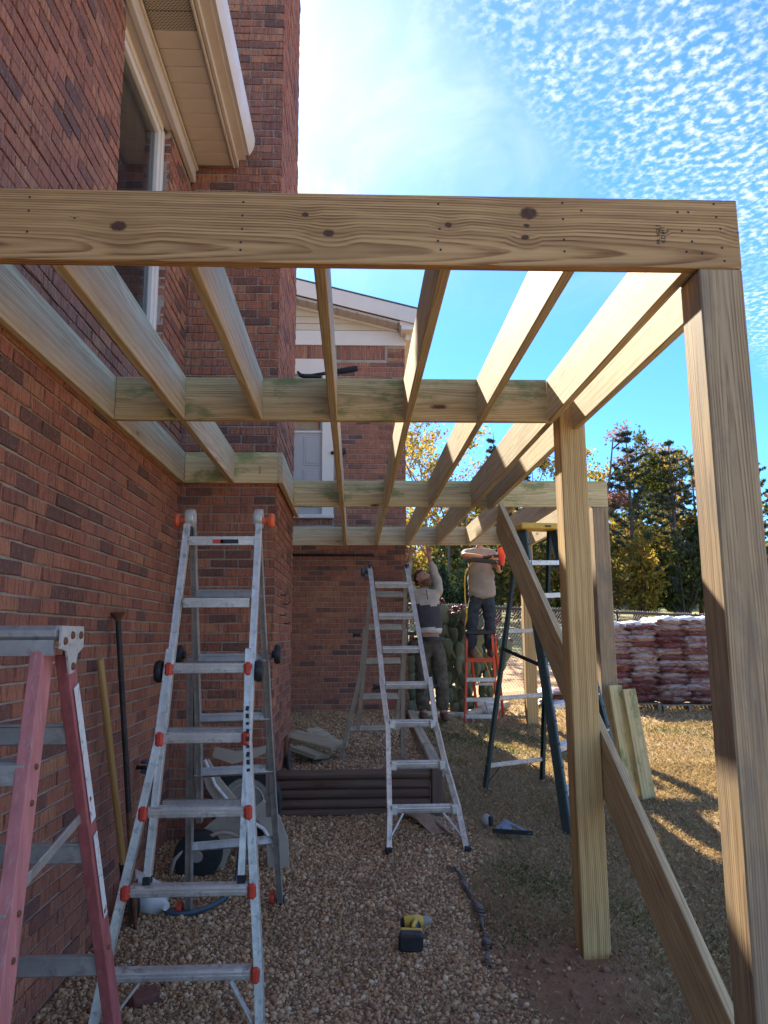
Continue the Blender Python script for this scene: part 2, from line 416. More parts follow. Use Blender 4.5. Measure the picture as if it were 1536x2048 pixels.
M['orange_frp'] = plain('orange_fibreglass', (.62, .075, .025), .5, 0, .15, 6, .1, stretch=(6, 6, 1))
M['yellow'] = plain('yellow_plastic', (.66, .40, .05), .5, 0, .12, 8, .08)
M['sticker'] = plain('worn_sticker', (.62, .61, .58), .6, 0, .08, 12, .05, dirt=(.25, .10, .08), dirt_amt=.9)
M['rust'] = plain('rust', (.17, .07, .035), .8, .2, .4, 30, .3)
M['cap_metal'] = plain('worn_white_cap', (.50, .48, .43), .6, .2, .12, 20, .2, dirt=(.22, .13, .07), dirt_amt=.8)
M['ash_wood'] = wood('ash_handle', (.47, .27, .095), (.33, .165, .05), knot_density=0.0, ring=.006, rough=.45)
# ------------------------------------------------------------------ ground
GY = [-30, 0, 2, 3.5, 4.4, 6.05, 9.6, 14, 20, 30, 40, 60, 120, 400, 900]
GZ = [-.4, -.05, -.02, .0, .04, .24, .5, .46, .6, 1.7, 2.8, 4.6, 8, 14, 20]
def gh(X, Y):
    X = np.asarray(X, float); Y = np.asarray(Y, float)
    b = np.interp(Y, GY, GZ)
    b = b + .05 * np.clip((-.6 - X) / .6, 0, 1) * np.clip((6 - Y) / 2, 0, 1) * (Y > 0)
    b = b + .10 * np.clip((X - .5) / .3, 0, 1) * np.clip((1.45 - X) / .3, 0, 1) * np.clip((Y - 9.0) / .4, 0, 1) * np.clip((10.6 - Y) / .4, 0, 1)
    near = np.clip((16 - Y) / 6, 0, 1)
    b = b + near * (.010 * np.sin(X * 5.1 + 1.3 * np.sin(Y * 3.1)) + .008 * np.sin(Y * 6.7 + X * 2.3))
    # small heap of dug soil round the post
    d = np.hypot(X - 1.19, Y - 3.98); b = b + .035 * np.exp(-((d - .22) / .16) ** 2)
    return b
def ghs(x, y): return float(gh(x, y))
def axis_vals(lo, hi, fine_lo, fine_hi, fine, coarse):
    a = list(np.arange(fine_lo, fine_hi, fine)); x = fine_lo; st = fine
    while x > lo: st *= 1.25; x -= st; a.insert(0, x)
    x = a[-1]; st = fine
    while x < hi: st *= 1.25; x += st; a.append(x)
    return np.array(a)
def grid_obj(name, xs, ys, zf, mat, kind='structure', mask=None):
    X, Y = np.meshgrid(xs, ys); Z = zf(X, Y); V = np.stack([X, Y, Z], -1).reshape(-1, 3); nx = len(xs)
    i = np.arange(len(ys) - 1)[:, None] * nx + np.arange(nx - 1)[None, :]
    Fq = np.stack([i, i + 1, i + 1 + nx, i + nx], -1).reshape(-1, 4)
    if mask is not None:
        c = V[Fq].mean(1); Fq = Fq[mask(c[:, 0], c[:, 1])]
    o = bpy.data.objects.new(name, npmesh(name, V, Fq, mat, True)); link(o); tag(o, kind=kind); return o

def ground_material():
    t = NT('lawn_soil'); w = t.pos(); sp = t.nd('ShaderNodeSeparateXYZ'); t.put(sp.inputs[0], w); x, y = sp.outputs[0], sp.outputs[1]
    n1 = t.noise(w, 1.7, 4, .6); n2 = t.noise(w, 14, 5, .65); n3 = t.noise(w, 60, 4, .7)
    straw = t.mix(n2, (.20, .135, .078), (.44, .315, .18)); green = t.mix(n2, (.06, .08, .030), (.13, .15, .055))
    lawn = t.mix(t.smooth(n1, .56, .72, 0, .6), straw, green)
    soil = t.mix(n2, (.17, .092, .050), (.36, .21, .125))
    # bare dug clay round the posts and along the gravel edge
    dx = t.math('SUBTRACT', x, 1.0); dy = t.math('SUBTRACT', y, 3.75)
    d = t.math('SQRT', t.math('ADD', t.math('MULTIPLY', t.math('MULTIPLY', dx, dx), 1.6), t.math('MULTIPLY', dy, dy)))
    bare = t.math('SUBTRACT', 1.0, t.smooth(t.math('ADD', d, t.math('MULTIPLY', t.math('SUBTRACT', n1, .5), .9)), .15, .62))
    dE = t.math('SQRT', t.math('ADD', t.math('MULTIPLY', t.math('SUBTRACT', x, 2.1), t.math('SUBTRACT', x, 2.1)), t.math('MULTIPLY', t.math('SUBTRACT', y, 9.6), t.math('SUBTRACT', y, 9.6))))
    bare2 = t.math('SUBTRACT', 1.0, t.smooth(t.math('ADD', dE, t.math('MULTIPLY', t.math('SUBTRACT', n1, .5), .8)), .2, .8))
    edge = t.math('SUBTRACT', 1.0, t.smooth(t.math('ADD', x, t.math('MULTIPLY', t.math('SUBTRACT', n1, .5), .5)), .62, 1.0))
    bed = t.math('MULTIPLY', t.math('SUBTRACT', 1.0, t.smooth(x, 1.6, 2.0)), t.smooth(y, 10.0, 10.4))
    bare = t.math('MAXIMUM', t.math('MAXIMUM', bare, bare2), t.math('MAXIMUM', edge, t.math('MULTIPLY', bed, t.math('LESS_THAN', y, 13.0))))
    near = t.mix(bare, lawn, soil)
    tan = t.mix(n2, (.36, .20, .10), (.50, .31, .17)); farg = t.mix(n1, (.16, .17, .06), (.30, .27, .12))
    wy = t.math('ADD', y, t.math('MULTIPLY', t.math('SUBTRACT', n1, .5), 4.0))
    far = t.mix(t.smooth(wy, 22, 25), tan, farg)
    col = t.mix(t.smooth(wy, 14.2, 16.0), near, far)
    t.bump(t.math('ADD', n3, n2), .8, .02); return t.base(col, .95, 0, .15)
M['ground'] = ground_material()
xs = axis_vals(-400, 400, -2.0, 6.0, .09, 0); ys = axis_vals(-30, 900, 1.6, 13.0, .09, 0)
grid_obj('ground', xs, ys, gh, M['ground'])

def gravel_edge(Y):
    Y = np.asarray(Y, float)
    return np.interp(Y, [1, 3, 3.5, 4, 4.4, 5.0, 5.3, 6.1], [.95, .86, .74, .66, .68, .66, .85, .80])
def gravel_material():
    t = NT('gravel_base'); w = t.pos(); v = t.nd('ShaderNodeTexVoronoi'); v.inputs['Scale'].default_value = 75; t.put(v.inputs['Vector'], w)
    k = t.ramp(t.math('FRACT', t.math('MULTIPLY', v.outputs['Distance'], 3.1)), [(0, (.10, .058, .036)), (1, (.28, .17, .10))])
    t.bump(v.outputs['Distance'], 1.0, .01); return t.base(k, .9, 0, .2)
M['gravel_base'] = gravel_material()
def pebble_material():
    t = NT('river_pebble'); r = t.island()
    k = t.ramp(r, [(0, (.23, .125, .058)), (.2, (.46, .285, .14)), (.4, (.33, .185, .085)), (.55, (.62, .42, .225)), (.68, (.46, .295, .16)), (.8, (.26, .155, .085)), (.9, (.62, .44, .26)), (.955, (.66, .53, .36)), (1, (.21, .13, .08))])
    n = t.noise(t.coord(), 130, 3); k = t.mix(t.smooth(n, .4, .7, 0, .35), k, (.20, .11, .07))
    big = t.noise(t.pos(), 1.6, 3); k = t.mix(t.smooth(big, .52, .72, 0, .30), k, (.15, .08, .05))
    return t.base(k, .62, 0, .35)
M['pebble'] = pebble_material()
gx = np.arange(-1.33, 1.0, .05); gy = np.arange(.6, 6.12, .05)
grid_obj('gravel_path', gx, gy, lambda X, Y: gh(X, Y) + .006, M['gravel_base'], mask=lambda x, y: (x < gravel_edge(y)) & ~((y > 5.68) & (x < -.60)))
BEDZ = lambda X, Y: np.interp(Y, [6.0, 6.25, 7.1, 9.95], [.50, .49, .50, .655]) + .008 * np.sin(X * 9 + Y * 5)
grid_obj('gravel_bed', np.arange(-1.34, .63, .05), np.arange(6.12, 9.96, .06), lambda X, Y: BEDZ(X, Y), M['gravel_base'])

# icosahedron pebbles, joined
def ico():
    p = (1 + 5 ** .5) / 2
    v = np.array([(-1, p, 0), (1, p, 0), (-1, -p, 0), (1, -p, 0), (0, -1, p), (0, 1, p), (0, -1, -p), (0, 1, -p), (p, 0, -1), (p, 0, 1), (-p, 0, -1), (-p, 0, 1)], float)
    f = np.array([(0, 11, 5), (0, 5, 1), (0, 1, 7), (0, 7, 10), (0, 10, 11), (1, 5, 9), (5, 11, 4), (11, 10, 2), (10, 7, 6), (7, 1, 8), (3, 9, 4), (3, 4, 2), (3, 2, 6), (3, 6, 8), (3, 8, 9), (4, 9, 5), (2, 4, 11), (6, 2, 10), (8, 6, 7), (9, 8, 1)])
    return v / np.linalg.norm(v[0]), f
ICO_V, ICO_F = ico()
def scatter_blobs(name, pts, size, mat, flat=.62, label=None, lift=.25):
    n = len(pts); S = size[:, None] * np.stack([RNG.uniform(.75, 1.35, n), RNG.uniform(.7, 1.0, n), RNG.uniform(.5, .8, n) * flat / .62], 1)
    q = RNG.normal(size=(n, 4)); q[:, 1:3] *= .5; q /= np.linalg.norm(q, axis=1)[:, None]
    w, x, y, z = q.T
    Rm = np.stack([1 - 2 * (y * y + z * z), 2 * (x * y - z * w), 2 * (x * z + y * w), 2 * (x * y + z * w), 1 - 2 * (x * x + z * z), 2 * (y * z - x * w), 2 * (x * z - y * w), 2 * (y * z + x * w), 1 - 2 * (x * x + y * y)], 1).reshape(n, 3, 3)
    V = np.einsum('nij,nkj->nki', Rm, ICO_V[None] * S[:, None, :]) + pts[:, None, :]
    V[:, :, 2] += (size * lift)[:, None]
    Fc = (ICO_F[None] + (np.arange(n) * 12)[:, None, None]).reshape(-1, 3)
    o = bpy.data.objects.new(name, npmesh(name, V.reshape(-1, 3), Fc, mat, True)); link(o); tag(o, label, name.replace('_', ' ').split()[-1], kind='stuff'); return o
def pebbles():
    P = []
    def region(x0, x1, y0, y1, dens, zf, keep):
        n = int((x1 - x0) * (y1 - y0) * dens); x = RNG.uniform(x0, x1, n); y = RNG.uniform(y0, y1, n); k = keep(x, y)
        x, y = x[k], y[k]; P.append(np.stack([x, y, zf(x, y)], 1))
    inside = lambda x, y: (x < gravel_edge(y) + RNG.normal(0, .05, len(x))) & ~((y > 5.64) & (x < -.59))
    region(-1.30, 1.2, 2.6, 4.4, 7200, lambda x, y: gh(x, y) + .004, inside)
    region(-1.30, 1.2, 4.4, 6.06, 6400, lambda x, y: gh(x, y) + .004, inside)
    region(.5, 1.5, 2.8, 4.6, 260, lambda x, y: gh(x, y), lambda x, y: RNG.uniform(size=len(x)) < np.exp(-(x - .7) * 3.2))
    region(-1.3, .60, 6.14, 9.9, 3800, lambda x, y: BEDZ(x, y) + .004, lambda x, y: (x > -.58) | (y > 7.3))
    P = np.concatenate(P); sz = np.clip(RNG.lognormal(math.log(.0074), .42, len(P)), .004, .020)
    o = scatter_blobs('pebble_gravel', P, sz, M['pebble'], label='loose brown and tan river pebbles covering the path and raised bed')
    o['category'] = 'gravel'
pebbles()

# ------------------------------------------------------------------ house
house = thing('brick_house', 'red brick house with chimney, eave and gabled wing behind the deck frame', 'house', (-3.0, 6.0, 0))
WALLX, CHX, CHY, CHB, FARY, FARX = -1.306, -.587, 5.660, 7.30, 9.90, .690
BL, BH, CO, MJ = .194, .0575, .0677, .0095
def brick_rows(u0, u1, z0, z1, holes=(), start=0.0, skip_ends=False):
    out = []; k0 = int(math.floor(z0 / CO)); k = k0
    while k * CO + BH <= z1 + .001:
        z = k * CO + BH / 2
        u = u0 - (start if k % 2 == 0 else start + .1015)
        while u < u1 - .02:
            a, b = max(u, u0), min(u + BL, u1)
            segs = [(a, b)]
            for (h0, h1, g0, g1) in holes:
                if g0 < z + BH * .4 and g1 > z - BH * .4:
                    ns = []
                    for (p, q) in segs:
                        if q <= h0 or p >= h1: ns.append((p, q)); continue
                        if p < h0: ns.append((p, h0))
                        if q > h1: ns.append((h1, q))
                    segs = ns
            for (p, q) in segs:
                if q - p > .025: out.append(((p + q) / 2, z, q - p, BH))
            u += BL + MJ
        k += 1
    return out
BRICKS = []   # (centre, u axis, normal, length, height)
WIN = (3.90, 5.01, 3.30, 5.20)
for (u, z, l, h) in brick_rows(.3, CHY - .012, -.14, 5.20, [WIN]): BRICKS.append(((WALLX, u, z), (0, 1, 0), (1, 0, 0), l, h))
for (u, z, l, h) in brick_rows(WALLX + .004, CHX, .0, 8.5, start=.06): BRICKS.append(((u, CHY, z), (1, 0, 0), (0, -1, 0), l, h))
for (u, z, l, h) in brick_rows(CHY + .003, CHB, .0, 8.5, start=.16): BRICKS.append(((CHX, u, z), (0, 1, 0), (1, 0, 0), l, h))
DOOR = (-1.20, -.255, 3.03, 5.31)
for (u, z, l, h) in brick_rows(-1.30, FARX, .45, 5.305, [DOOR]): BRICKS.append(((u, FARY, z), (1, 0, 0), (0, -1, 0), l, h))
for (u, z, l, h) in brick_rows(FARY + .003, 12.4, .3, 5.5): BRICKS.append(((FARX, u, z), (0, 1, 0), (1, 0, 0), l, h))
x = -1.28
while x < .42: BRICKS.append(((x, FARY, 5.41), (0, 0, 1), (0, -1, 0), .194, .0575)); x += .067
for (u, z, l, h) in brick_rows(.46, FARX, 5.30, 5.51): BRICKS.append(((u, FARY, z), (1, 0, 0), (0, -1, 0), l, h))
x = -1.18
while x < -.26: BRICKS.append(((x, FARY, 3.085), (0, 0, 1), (0, -1, 0), .10, .0575)); x += .067
# window reveal at the far jamb
z = math.ceil(3.30 / CO) * CO
while z < 5.15: BRICKS.append(((WALLX - .050, WIN[1] + .0, z + BH / 2), (1, 0, 0), (0, -1, 0), .098, BH)); z += CO

def vwall(name, poly, o, ax, ay, depth, mat, parent):
    return MB().prism(poly, o, ax, ay, depth).obj(name, mat, parent)
wall = MB()
MJX = WALLX - .009
# main wall built round the window opening
for (y0, y1, z0, z1) in ((.3, WIN[0], -.3, 5.3), (WIN[1], CHY + .05, -.3, 5.3), (WIN[0], WIN[1], -.3, WIN[2]), (WIN[0], WIN[1], WIN[3], 5.3)):
    wall.box(((MJX - .12), (y0 + y1) / 2, (z0 + z1) / 2), (.24, y1 - y0, z1 - z0))
wall.box((-1.43, 8.6, 2.5), (.24, 2.6, 5.6))
WALL = wall.obj('wall', M['mortar'], house)
chim = MB(); chim.box(((WALLX + CHX) / 2 - .006, (CHY + CHB) / 2 + .004, 4.15), (CHX - WALLX - .004, CHB - CHY - .012, 8.7))
CHIM = chim.obj('chimney', M['mortar'], house)
crown = MB(); crown.box(((WALLX + CHX) / 2, (CHY + CHB) / 2, 8.57), (CHX - WALLX + .07, CHB - CHY + .08, .14), ch=.012)
crown.box(((WALLX + CHX) / 2, (CHY + CHB) / 2, 8.69), (CHX - WALLX + .10, CHB - CHY + .11, .10), ch=.012)
crown.obj('chimney_crown', M['brick'], CHIM)
fw = MB()
fw.box(((-6.5 + FARX) / 2, (FARY + 12.4) / 2 + .005, 2.95), (FARX + 6.5 - .018, 12.4 - FARY - .010, 5.14)); fw.box((-3.9, 4.7, 2.5), (4.9, 10, 5.6))
FAR = fw.obj('wing_wall', M['mortar'], house)

def brick_mesh(name, l, h, jit):
    b = MB(); b.box((0, 0, 0), (l, .032, h), ch=.0035); r = random.Random(name)
    b.v = [(v[0] + r.uniform(-jit, jit), v[1] + r.uniform(-jit, jit) * .8, v[2] + r.uniform(-jit, jit)) for v in b.v]
    me = bpy.data.meshes.new(name); me.from_pydata(b.v, [], b.f); me.materials.append(M['brick']); return me, b
def score(b):
    (cx, cy, cz), u, n, l, h = b
    if cy < 1.5: return -1
    xx = cx / cy; zz = (cz - EYE) / cy
    if not (-.468 < xx < .6 and -.52 < zz < .86): return -1
    view = abs(n[0]) * abs(cx) / math.hypot(cx, cy) + abs(n[1])
    return l * h * view / (cy * cy + cx * cx)
order = sorted(range(len(BRICKS)), key=lambda i: -score(BRICKS[i]))
single = set(order[:300])
variants = [brick_mesh('brick_%d' % i, BL, BH, .0028)[0] for i in range(6)]
mass = {'w': ([], []), 'c': ([], []), 'f': ([], [])}
base_box = MB(); base_box.box((0, 0, 0), (1, 1, 1), ch=0); CHV, CHF = None, None
tb = MB(); tb.box((0, 0, 0), (BL, .032, BH), ch=.0032); CHV = np.array([tuple(v) for v in tb.v]); CHF = tb.f
acc = {k: [[], [], 0] for k in mass}
for i, (c, u, n, l, h) in enumerate(BRICKS):
    U = Vector(u); Nn = -Vector(n); Z = U.cross(Nn)
    if Z.z < 0 and abs(Z.z) > .5: U = -U; Z = U.cross(Nn)
    prot = random.gauss(0, .0018); tw = random.gauss(0, .006)
    cc = Vector(c) + Vector(n) * (-.016 + prot)
    which = 'w' if c[0] < -1.29 and abs(n[0]) else ('c' if c[1] < 7.31 else 'f')
    if i in single:
        m = Matrix((U, Nn, Z)).transposed().to_4x4() @ Matrix.Rotation(tw, 4, 'Y') @ Matrix.Diagonal((l / BL, 1, h / BH, 1)); m.translation = cc
        o = bpy.data.objects.new('brick', variants[i % 6]); link(o, {'w': WALL, 'c': CHIM, 'f': FAR}[which], m)
    else:
        V = CHV * np.array([l / BL, 1, h / BH]) + RNG.uniform(-.0018, .0018, CHV.shape)
        A = np.array([tuple(U), tuple(Nn), tuple(Z)])
        a = acc[which]; a[0].append(V @ A + np.array(tuple(cc))); a[1] += [[j + a[2] for j in f] for f in CHF]; a[2] += len(CHV)
for k, par in (('w', WALL), ('c', CHIM), ('f', FAR)):
    me = bpy.data.meshes.new('brick_courses'); me.from_pydata(np.concatenate(acc[k][0]).tolist(), [], acc[k][1]); me.materials.append(M['brick'])
    o = bpy.data.objects.new('brick_courses', me); link(o, par); tag(o, kind='stuff')

# window: frame, sash, pane, blind
win = MB(); y0, y1, z0, z1 = WIN; xf = WALLX - .085
for (a, b, c2, d) in ((y0, y0 + .05, z0, z1), (y1 - .05, y1, z0, z1), (y0, y1, z1 - .05, z1), (y0, y1, z0, z0 + .05)):
    win.box((xf, (a + b) / 2, (c2 + d) / 2), (.07, b - a, d - c2), ch=.006)
for (a, b, c2, d) in ((y0 + .05, y0 + .10, z0 + .05, z1 - .05), (y1 - .10, y1 - .05, z0 + .05, z1 - .05), (y0 + .1, y1 - .1, z1 - .10, z1 - .05), (y0 + .1, y1 - .1, z0 + .05, z0 + .1)):
    win.box((xf - .004, (a + b) / 2, (c2 + d) / 2), (.045, b - a, d - c2), ch=.004)
WINDOW = win.obj('window', M['trim_light'], house)
def glass_material(name, tint=(.5, .55, .6), rough=.02):
    t = NT(name); g = t.nd('ShaderNodeBsdfGlossy'); g.inputs['Roughness'].default_value = rough; g.inputs[0].default_value = (1, 1, 1, 1)
    tr = t.nd('ShaderNodeBsdfTransparent'); tr.inputs[0].default_value = (*tint, 1)
    fr = t.nd('ShaderNodeFresnel'); fr.inputs[0].default_value = 1.5; mx = t.nd('ShaderNodeMixShader')
    t.L.new(t.math('ADD', .04, t.math('MULTIPLY', fr.outputs[0], .55)), mx.inputs[0]); t.L.new(tr.outputs[0], mx.inputs[1]); t.L.new(g.outputs[0], mx.inputs[2]); t.L.new(mx.outputs[0], t.out.inputs[0]); return t.m
M['glass'] = glass_material('window_glass')
M['dark_room'] = plain('dark_room', (.05, .045, .045), .9, 0, .2, 2, 0)
M['blind'] = plain('window_blind', (.38, .36, .34), .8, 0, .08, 4, 0)
MB().box((xf - .012, (y0 + y1) / 2, (z0 + z1) / 2), (.006, y1 - y0 - .19, z1 - z0 - .19)).obj('pane', M['glass'], WINDOW)
bl = MB()
for k in range(9):
    yy = y0 + .16 + k * .10; bl.box((xf - .06 - .012 * (k % 2), yy, (z0 + z1) / 2), (.01, .075, z1 - z0 - .15))
bl.obj('curtain', M['blind'], WINDOW)
MB().box((xf - .13, (y0 + y1) / 2, (z0 + z1) / 2), (.012, y1 - y0, z1 - z0)).obj('room_dark', M['dark_room'], WINDOW)
# head trim and frieze over the window, soffit, fascia, gutter
MB().box((WALLX - .03, 3.0, 5.215), (.11, 5.2, .055), ch=.004).obj('head_trim', M['trim'], house)
fz = MB(); fz.box((WALLX + .022, 2.92, 5.235), (.040, 5.40, .13), ch=.005); fz.box((WALLX + .050, 2.92, 5.285), (.018, 5.40, .022), ch=.003)
fz.obj('frieze_board', M['trim'], house)
SO = MB(); SO.box((-1.15, 2.9, 5.335), (.36, 5.46, .01)); SOF = SO.obj('soffit', M['trim'], house)
t_v = NT('vented_soffit')
wv = t_v.pos(); sv = t_v.nd('ShaderNodeSeparateXYZ'); t_v.put(sv.inputs[0], wv)
rowi = t_v.math('FLOOR', t_v.math('DIVIDE', sv.outputs[1], .012)); sh = t_v.math('MULTIPLY', t_v.math('MODULO', rowi, 2.0), .5)
fx = t_v.math('FRACT', t_v.math('ADD', t_v.math('DIVIDE', sv.outputs[0], .024), sh)); fy = t_v.math('FRACT', t_v.math('DIVIDE', sv.outputs[1], .012))
hole = t_v.math('MULTIPLY', t_v.math('LESS_THAN', t_v.math('ABSOLUTE', t_v.math('SUBTRACT', fx, .5)), .30), t_v.math('LESS_THAN', t_v.math('ABSOLUTE', t_v.math('SUBTRACT', fy, .5)), .24))
M['vent'] = t_v.base(t_v.mix(hole, (.44, .385, .32), (.035, .03, .028)), .6)
yy = 5.60; k = 0
while yy > .4:
    v = k in (9, 10)
    MB().box((-1.115, yy - .0755, 5.322), (.275, .147, .014), ch=.003).obj('soffit_panel', M['vent'] if v else M['trim'], SOF); yy -= .152; k += 1
fa = MB(); fa.box((-.962, 2.9, 5.32), (.022, 5.42, .050), ch=.006); fa.box((-.935, 2.9, 5.40), (.02, 5.42, .20))
fa.box((-.905, 2.88, 5.352), (.085, 5.40, .006))
fa.obj('fascia', M['trim'], house)
gp = [(-.855, 5.38), (-.835, 5.375), (-.820, 5.40), (-.805, 5.43), (-.795, 5.47), (-.792, 5.515), (-.80, 5.518), (-.804, 5.475), (-.815, 5.44), (-.83, 5.41), (-.852, 5.39), (-.92, 5.388), (-.92, 5.380)]
gu = MB(); gu.prism([(p[0], p[1]) for p in gp], (0, 5.56, 0), (1, 0, 0), (0, 0, 1), 5.3); gu.obj('gutter', M['trim_light'], house)
# roofs
rf = MB(); rf.prism([(-.86, 5.50), (-.86, 5.54), (-4.2, 6.9), (-7.6, 5.54), (-7.6, 5.46), (-4.2, 6.8)], (0, 5.58, 0), (1, 0, 0), (0, 0, 1), 8)
rf.prism([(-1.33, 5.68), (-1.33, 5.73), (-4.2, 6.9), (-7.6, 5.54), (-7.6, 5.46), (-4.2, 6.8)], (0, 9.95, 0), (1, 0, 0), (0, 0, 1), 4.36)
RK = lambda X: 5.945 + (.831 - X) * .2487
rf.prism([(1.02, RK(1.02) - .022), (1.02, RK(1.02)), (-3.0, RK(-3.0)), (-7.2, RK(1.02)), (-7.2, RK(1.02) - .022), (-3.0, RK(-3.0) - .022)], (0, 12.7, 0), (1, 0, 0), (0, 0, 1), 3.10)
ROOF = rf.obj('roof', M['shingle'], house)
# wing: frieze, siding boards, rake fascia, soffit, cornice return
MB().box((-.35, FARY - .004, 5.615), (2.12, .03, .21), ch=.004).obj('frieze_board', M['trim_light'], house)
for kk in range(9):
    zz = 5.725 + kk * .098; xr = min(.60, .831 - (zz + .06 + .20 - 5.945) / .2487)
    if xr < -1.4: break
    sb = MB(); sb.prism([(0, 0), (.026, 0), (.006, .099), (0, .099)], (xr + .05, FARY + .006, zz), (0, -1, 0), (0, 0, 1), (xr + 2.05)); sb.cur = 0
    sb.obj('siding_board', M['siding'], house)
def raked(name, x0, x1, dz0, dz1, y0, y1, mat, par):
    b = MB(); b.prism([(x0, RK(x0) + dz0), (x1, RK(x1) + dz0), (x1, RK(x1) + dz1), (x0, RK(x0) + dz1)], (0, y1, 0), (1, 0, 0), (0, 0, 1), y1 - y0); return b.obj(name, mat, par)
raked('gable_wall', FARX - .05, -3.0, -.30, -.06, 9.93, 9.99, M['siding'], house)
raked('rake_fascia', .99, -3.0, -.235, -.024, 9.605, 9.628, M['trim_light'], house)
raked('rake_trim', .60, -3.0, -.31, -.275, 9.86, 9.90, M['trim_light'], house)
RS = raked('rake_soffit', .62, -3.0, -.262, -.250, 9.632, 9.89, M['trim'], house)
xx = .58; 
while xx > -1.3:
    b = MB(); b.prism([(xx, RK(xx) - .276), (xx - .125, RK(xx - .125) - .276), (xx - .125, RK(xx - .125) - .264), (xx, RK(xx) - .264)], (0, 9.885, 0), (1, 0, 0), (0, 0, 1), .245); b.obj('soffit_panel', M['trim'], RS); xx -= .135
cr = MB(); cr.box((.80, 9.75, 5.665), (.34, .26, .06), ch=.004); cr.prism([(.615, 5.70), (.985, 5.70), (.985, 5.79), (.615, 5.83)], (0, 9.88, 0), (1, 0, 0), (0, 0, 1), .24)
cr.box((.84, 11.2, 5.66), (.26, 2.6, .03)); cr.box((.985, 11.15, 5.78), (.02, 3.05, .17)); cr.box((.735, 9.80, 5.60), (.07, .06, .10))
cr.obj('cornice_return', M['trim_light'], house)
MB().prism([(1.0, 5.80), (1.07, 5.79), (1.10, 5.86), (1.105, 5.90), (1.0, 5.89)], (0, 12.6, 0), (1, 0, 0), (0, 0, 1), 3.0).obj('gutter', M['trim_light'], house)
# upper door with jamb, header and sill
dr = MB(); dr.box((-.80, FARY + .02, 4.13), (.76, .04, 1.96), ch=.003); DO = dr.obj('door', M['door_paint'], house)
for (px, pz, w, h) in ((-.565, 3.52, .22, .50), (-.565, 4.03, .22, .40), (-.90, 3.52, .22, .50), (-.90, 4.03, .22, .40)):
    b = MB(); b.box((px, FARY - .001, pz), (w, .012, h), ch=.005); b.box((px, FARY - .008, pz), (w - .06, .010, h - .06), ch=.006); b.obj('panel', M['door_paint'], DO)
MB().box((-.80, FARY - .004, 4.29), (.76, .02, .02)).obj('door_bar', M['trim_light'], DO)
MB().box((-.80, FARY - .003, 4.66), (.70, .008, .68)).obj('pane', glass_material('door_glass', (.35, .36, .38)), DO)
jb = MB(); jb.box((-.345, FARY - .012, 4.13), (.145, .06, 1.98), ch=.006); jb.box((-.415, FARY - .02, 4.13), (.014, .06, 1.98)); jb.box((-.73, FARY - .012, 5.20), (.93, .06, .21), ch=.006); jb.box((-.73, FARY - .03, 5.095), (.93, .05, .02))
jb.box((-.73, FARY - .02, 3.142), (.93, .09, .05), ch=.006); jb.obj('door_frame', M['trim_light'], house)
MB().lathe([(0, .0), (.022, .004), (.026, .02), (.02, .035), (.012, .04), (.012, .06), (0, .06)], (-.285, FARY - .045, 3.99), (0, -1, 0), 12).obj('door_knob', M['steel'], DO, True)
MB().lathe([(0, 0), (.05, 0), (.05, .02), (.02, .03), (.02, .06), (.035, .08), (.03, .10), (0, .10)], (-.155, FARY, 4.02), (0, -1, 0), 14).obj('wall_lamp_base', M['steel'], house, True)
# ------------------------------------------------------------------ deck frame
ZB, ZT, TH = 2.728, 2.963, .038
deck = thing('deck_frame', 'unfinished pale timber deck frame of joists, beams and posts against the brick house', 'deck frame', (0.0, 4.0, 0))
def board(name, p0, p1, w, t, mat, parent, side=None, ch=.003, warp=.0):
    """board centred on p0-p1: local X along it, Y its width w, Z its thickness t; 'side' = direction of the thickness"""
    p0 = Vector(p0); p1 = Vector(p1); x = (p1 - p0).normalized(); z = Vector(side); z = (z - x * z.dot(x)).normalized(); y = z.cross(x)
    m = Matrix((x, y, z)).transposed().to_4x4(); m.translation = (p0 + p1) / 2
    b = MB(); b.box((0, 0, 0), ((p1 - p0).length, w, t), ch=ch)
    return b.obj(name, mat, parent, m=m)
ZM = (ZB + ZT) / 2
FB_X0, FB_X1 = -1.302, 1.2252; FBC = (FB_X0 + FB_X1) / 2
def bx(u): return u - FBC
# knots of the nearest beam, read in metres along it (local y points down here)
kn = [(-.727, -.004, .022), (-.152, .044, .010), (-.079, -.017, .016), (.295, .016, .011), (.551, .060, .026), (.543, .018, .009), (.537, -.022, .011), (1.232, .004, .012), (.98, .0, .004), (-.86, .02, .004)]
M['front_beam'] = wood('pine_front_beam', (.60, .365, .155), (.25, .115, .042), knots=[(bx(k[0]), k[1], k[2]) for k in kn], ring=.0074, contrast=1.35, wobble=.017, yoff=.075)
fb = board('beam', (FB_X0, 2.218, ZM), (FB_X1, 2.218, ZM), .235, TH, M['front_beam'], deck, side=(0, -1, 0))
fb['label'] = 'front beam with dark knots and nail holes'
JX = [-.916, -.5065, -.108, .287, .6835, 1.066]
for i, x in enumerate(JX):
    board('joist', (x, 2.2375, ZM + random.uniform(-.001, .001)), (x, 3.9345, ZM), .235, TH, M['joist'], deck, side=(1, 0, 0))
board('ledger', (-1.2865, 2.24, ZM), (-1.2865, 5.618, ZM), .235, TH, M['joist'], deck, side=(1, 0, 0))
board('beam', (-1.266, 3.954, ZM), (1.046, 3.954, ZM), .235, TH, M['beam_green'], deck, side=(0, -1, 0))['label'] = 'middle beam stained green in patches'
board('joist', (JX[0], 3.974, ZM), (JX[0], 5.618, ZM), .235, TH, M['joist'], deck, side=(1, 0, 0))
for x in JX[2:]: board('joist', (x, 3.974, ZM), (x, 6.666, ZM), .235, TH, M['joist'], deck, side=(1, 0, 0))
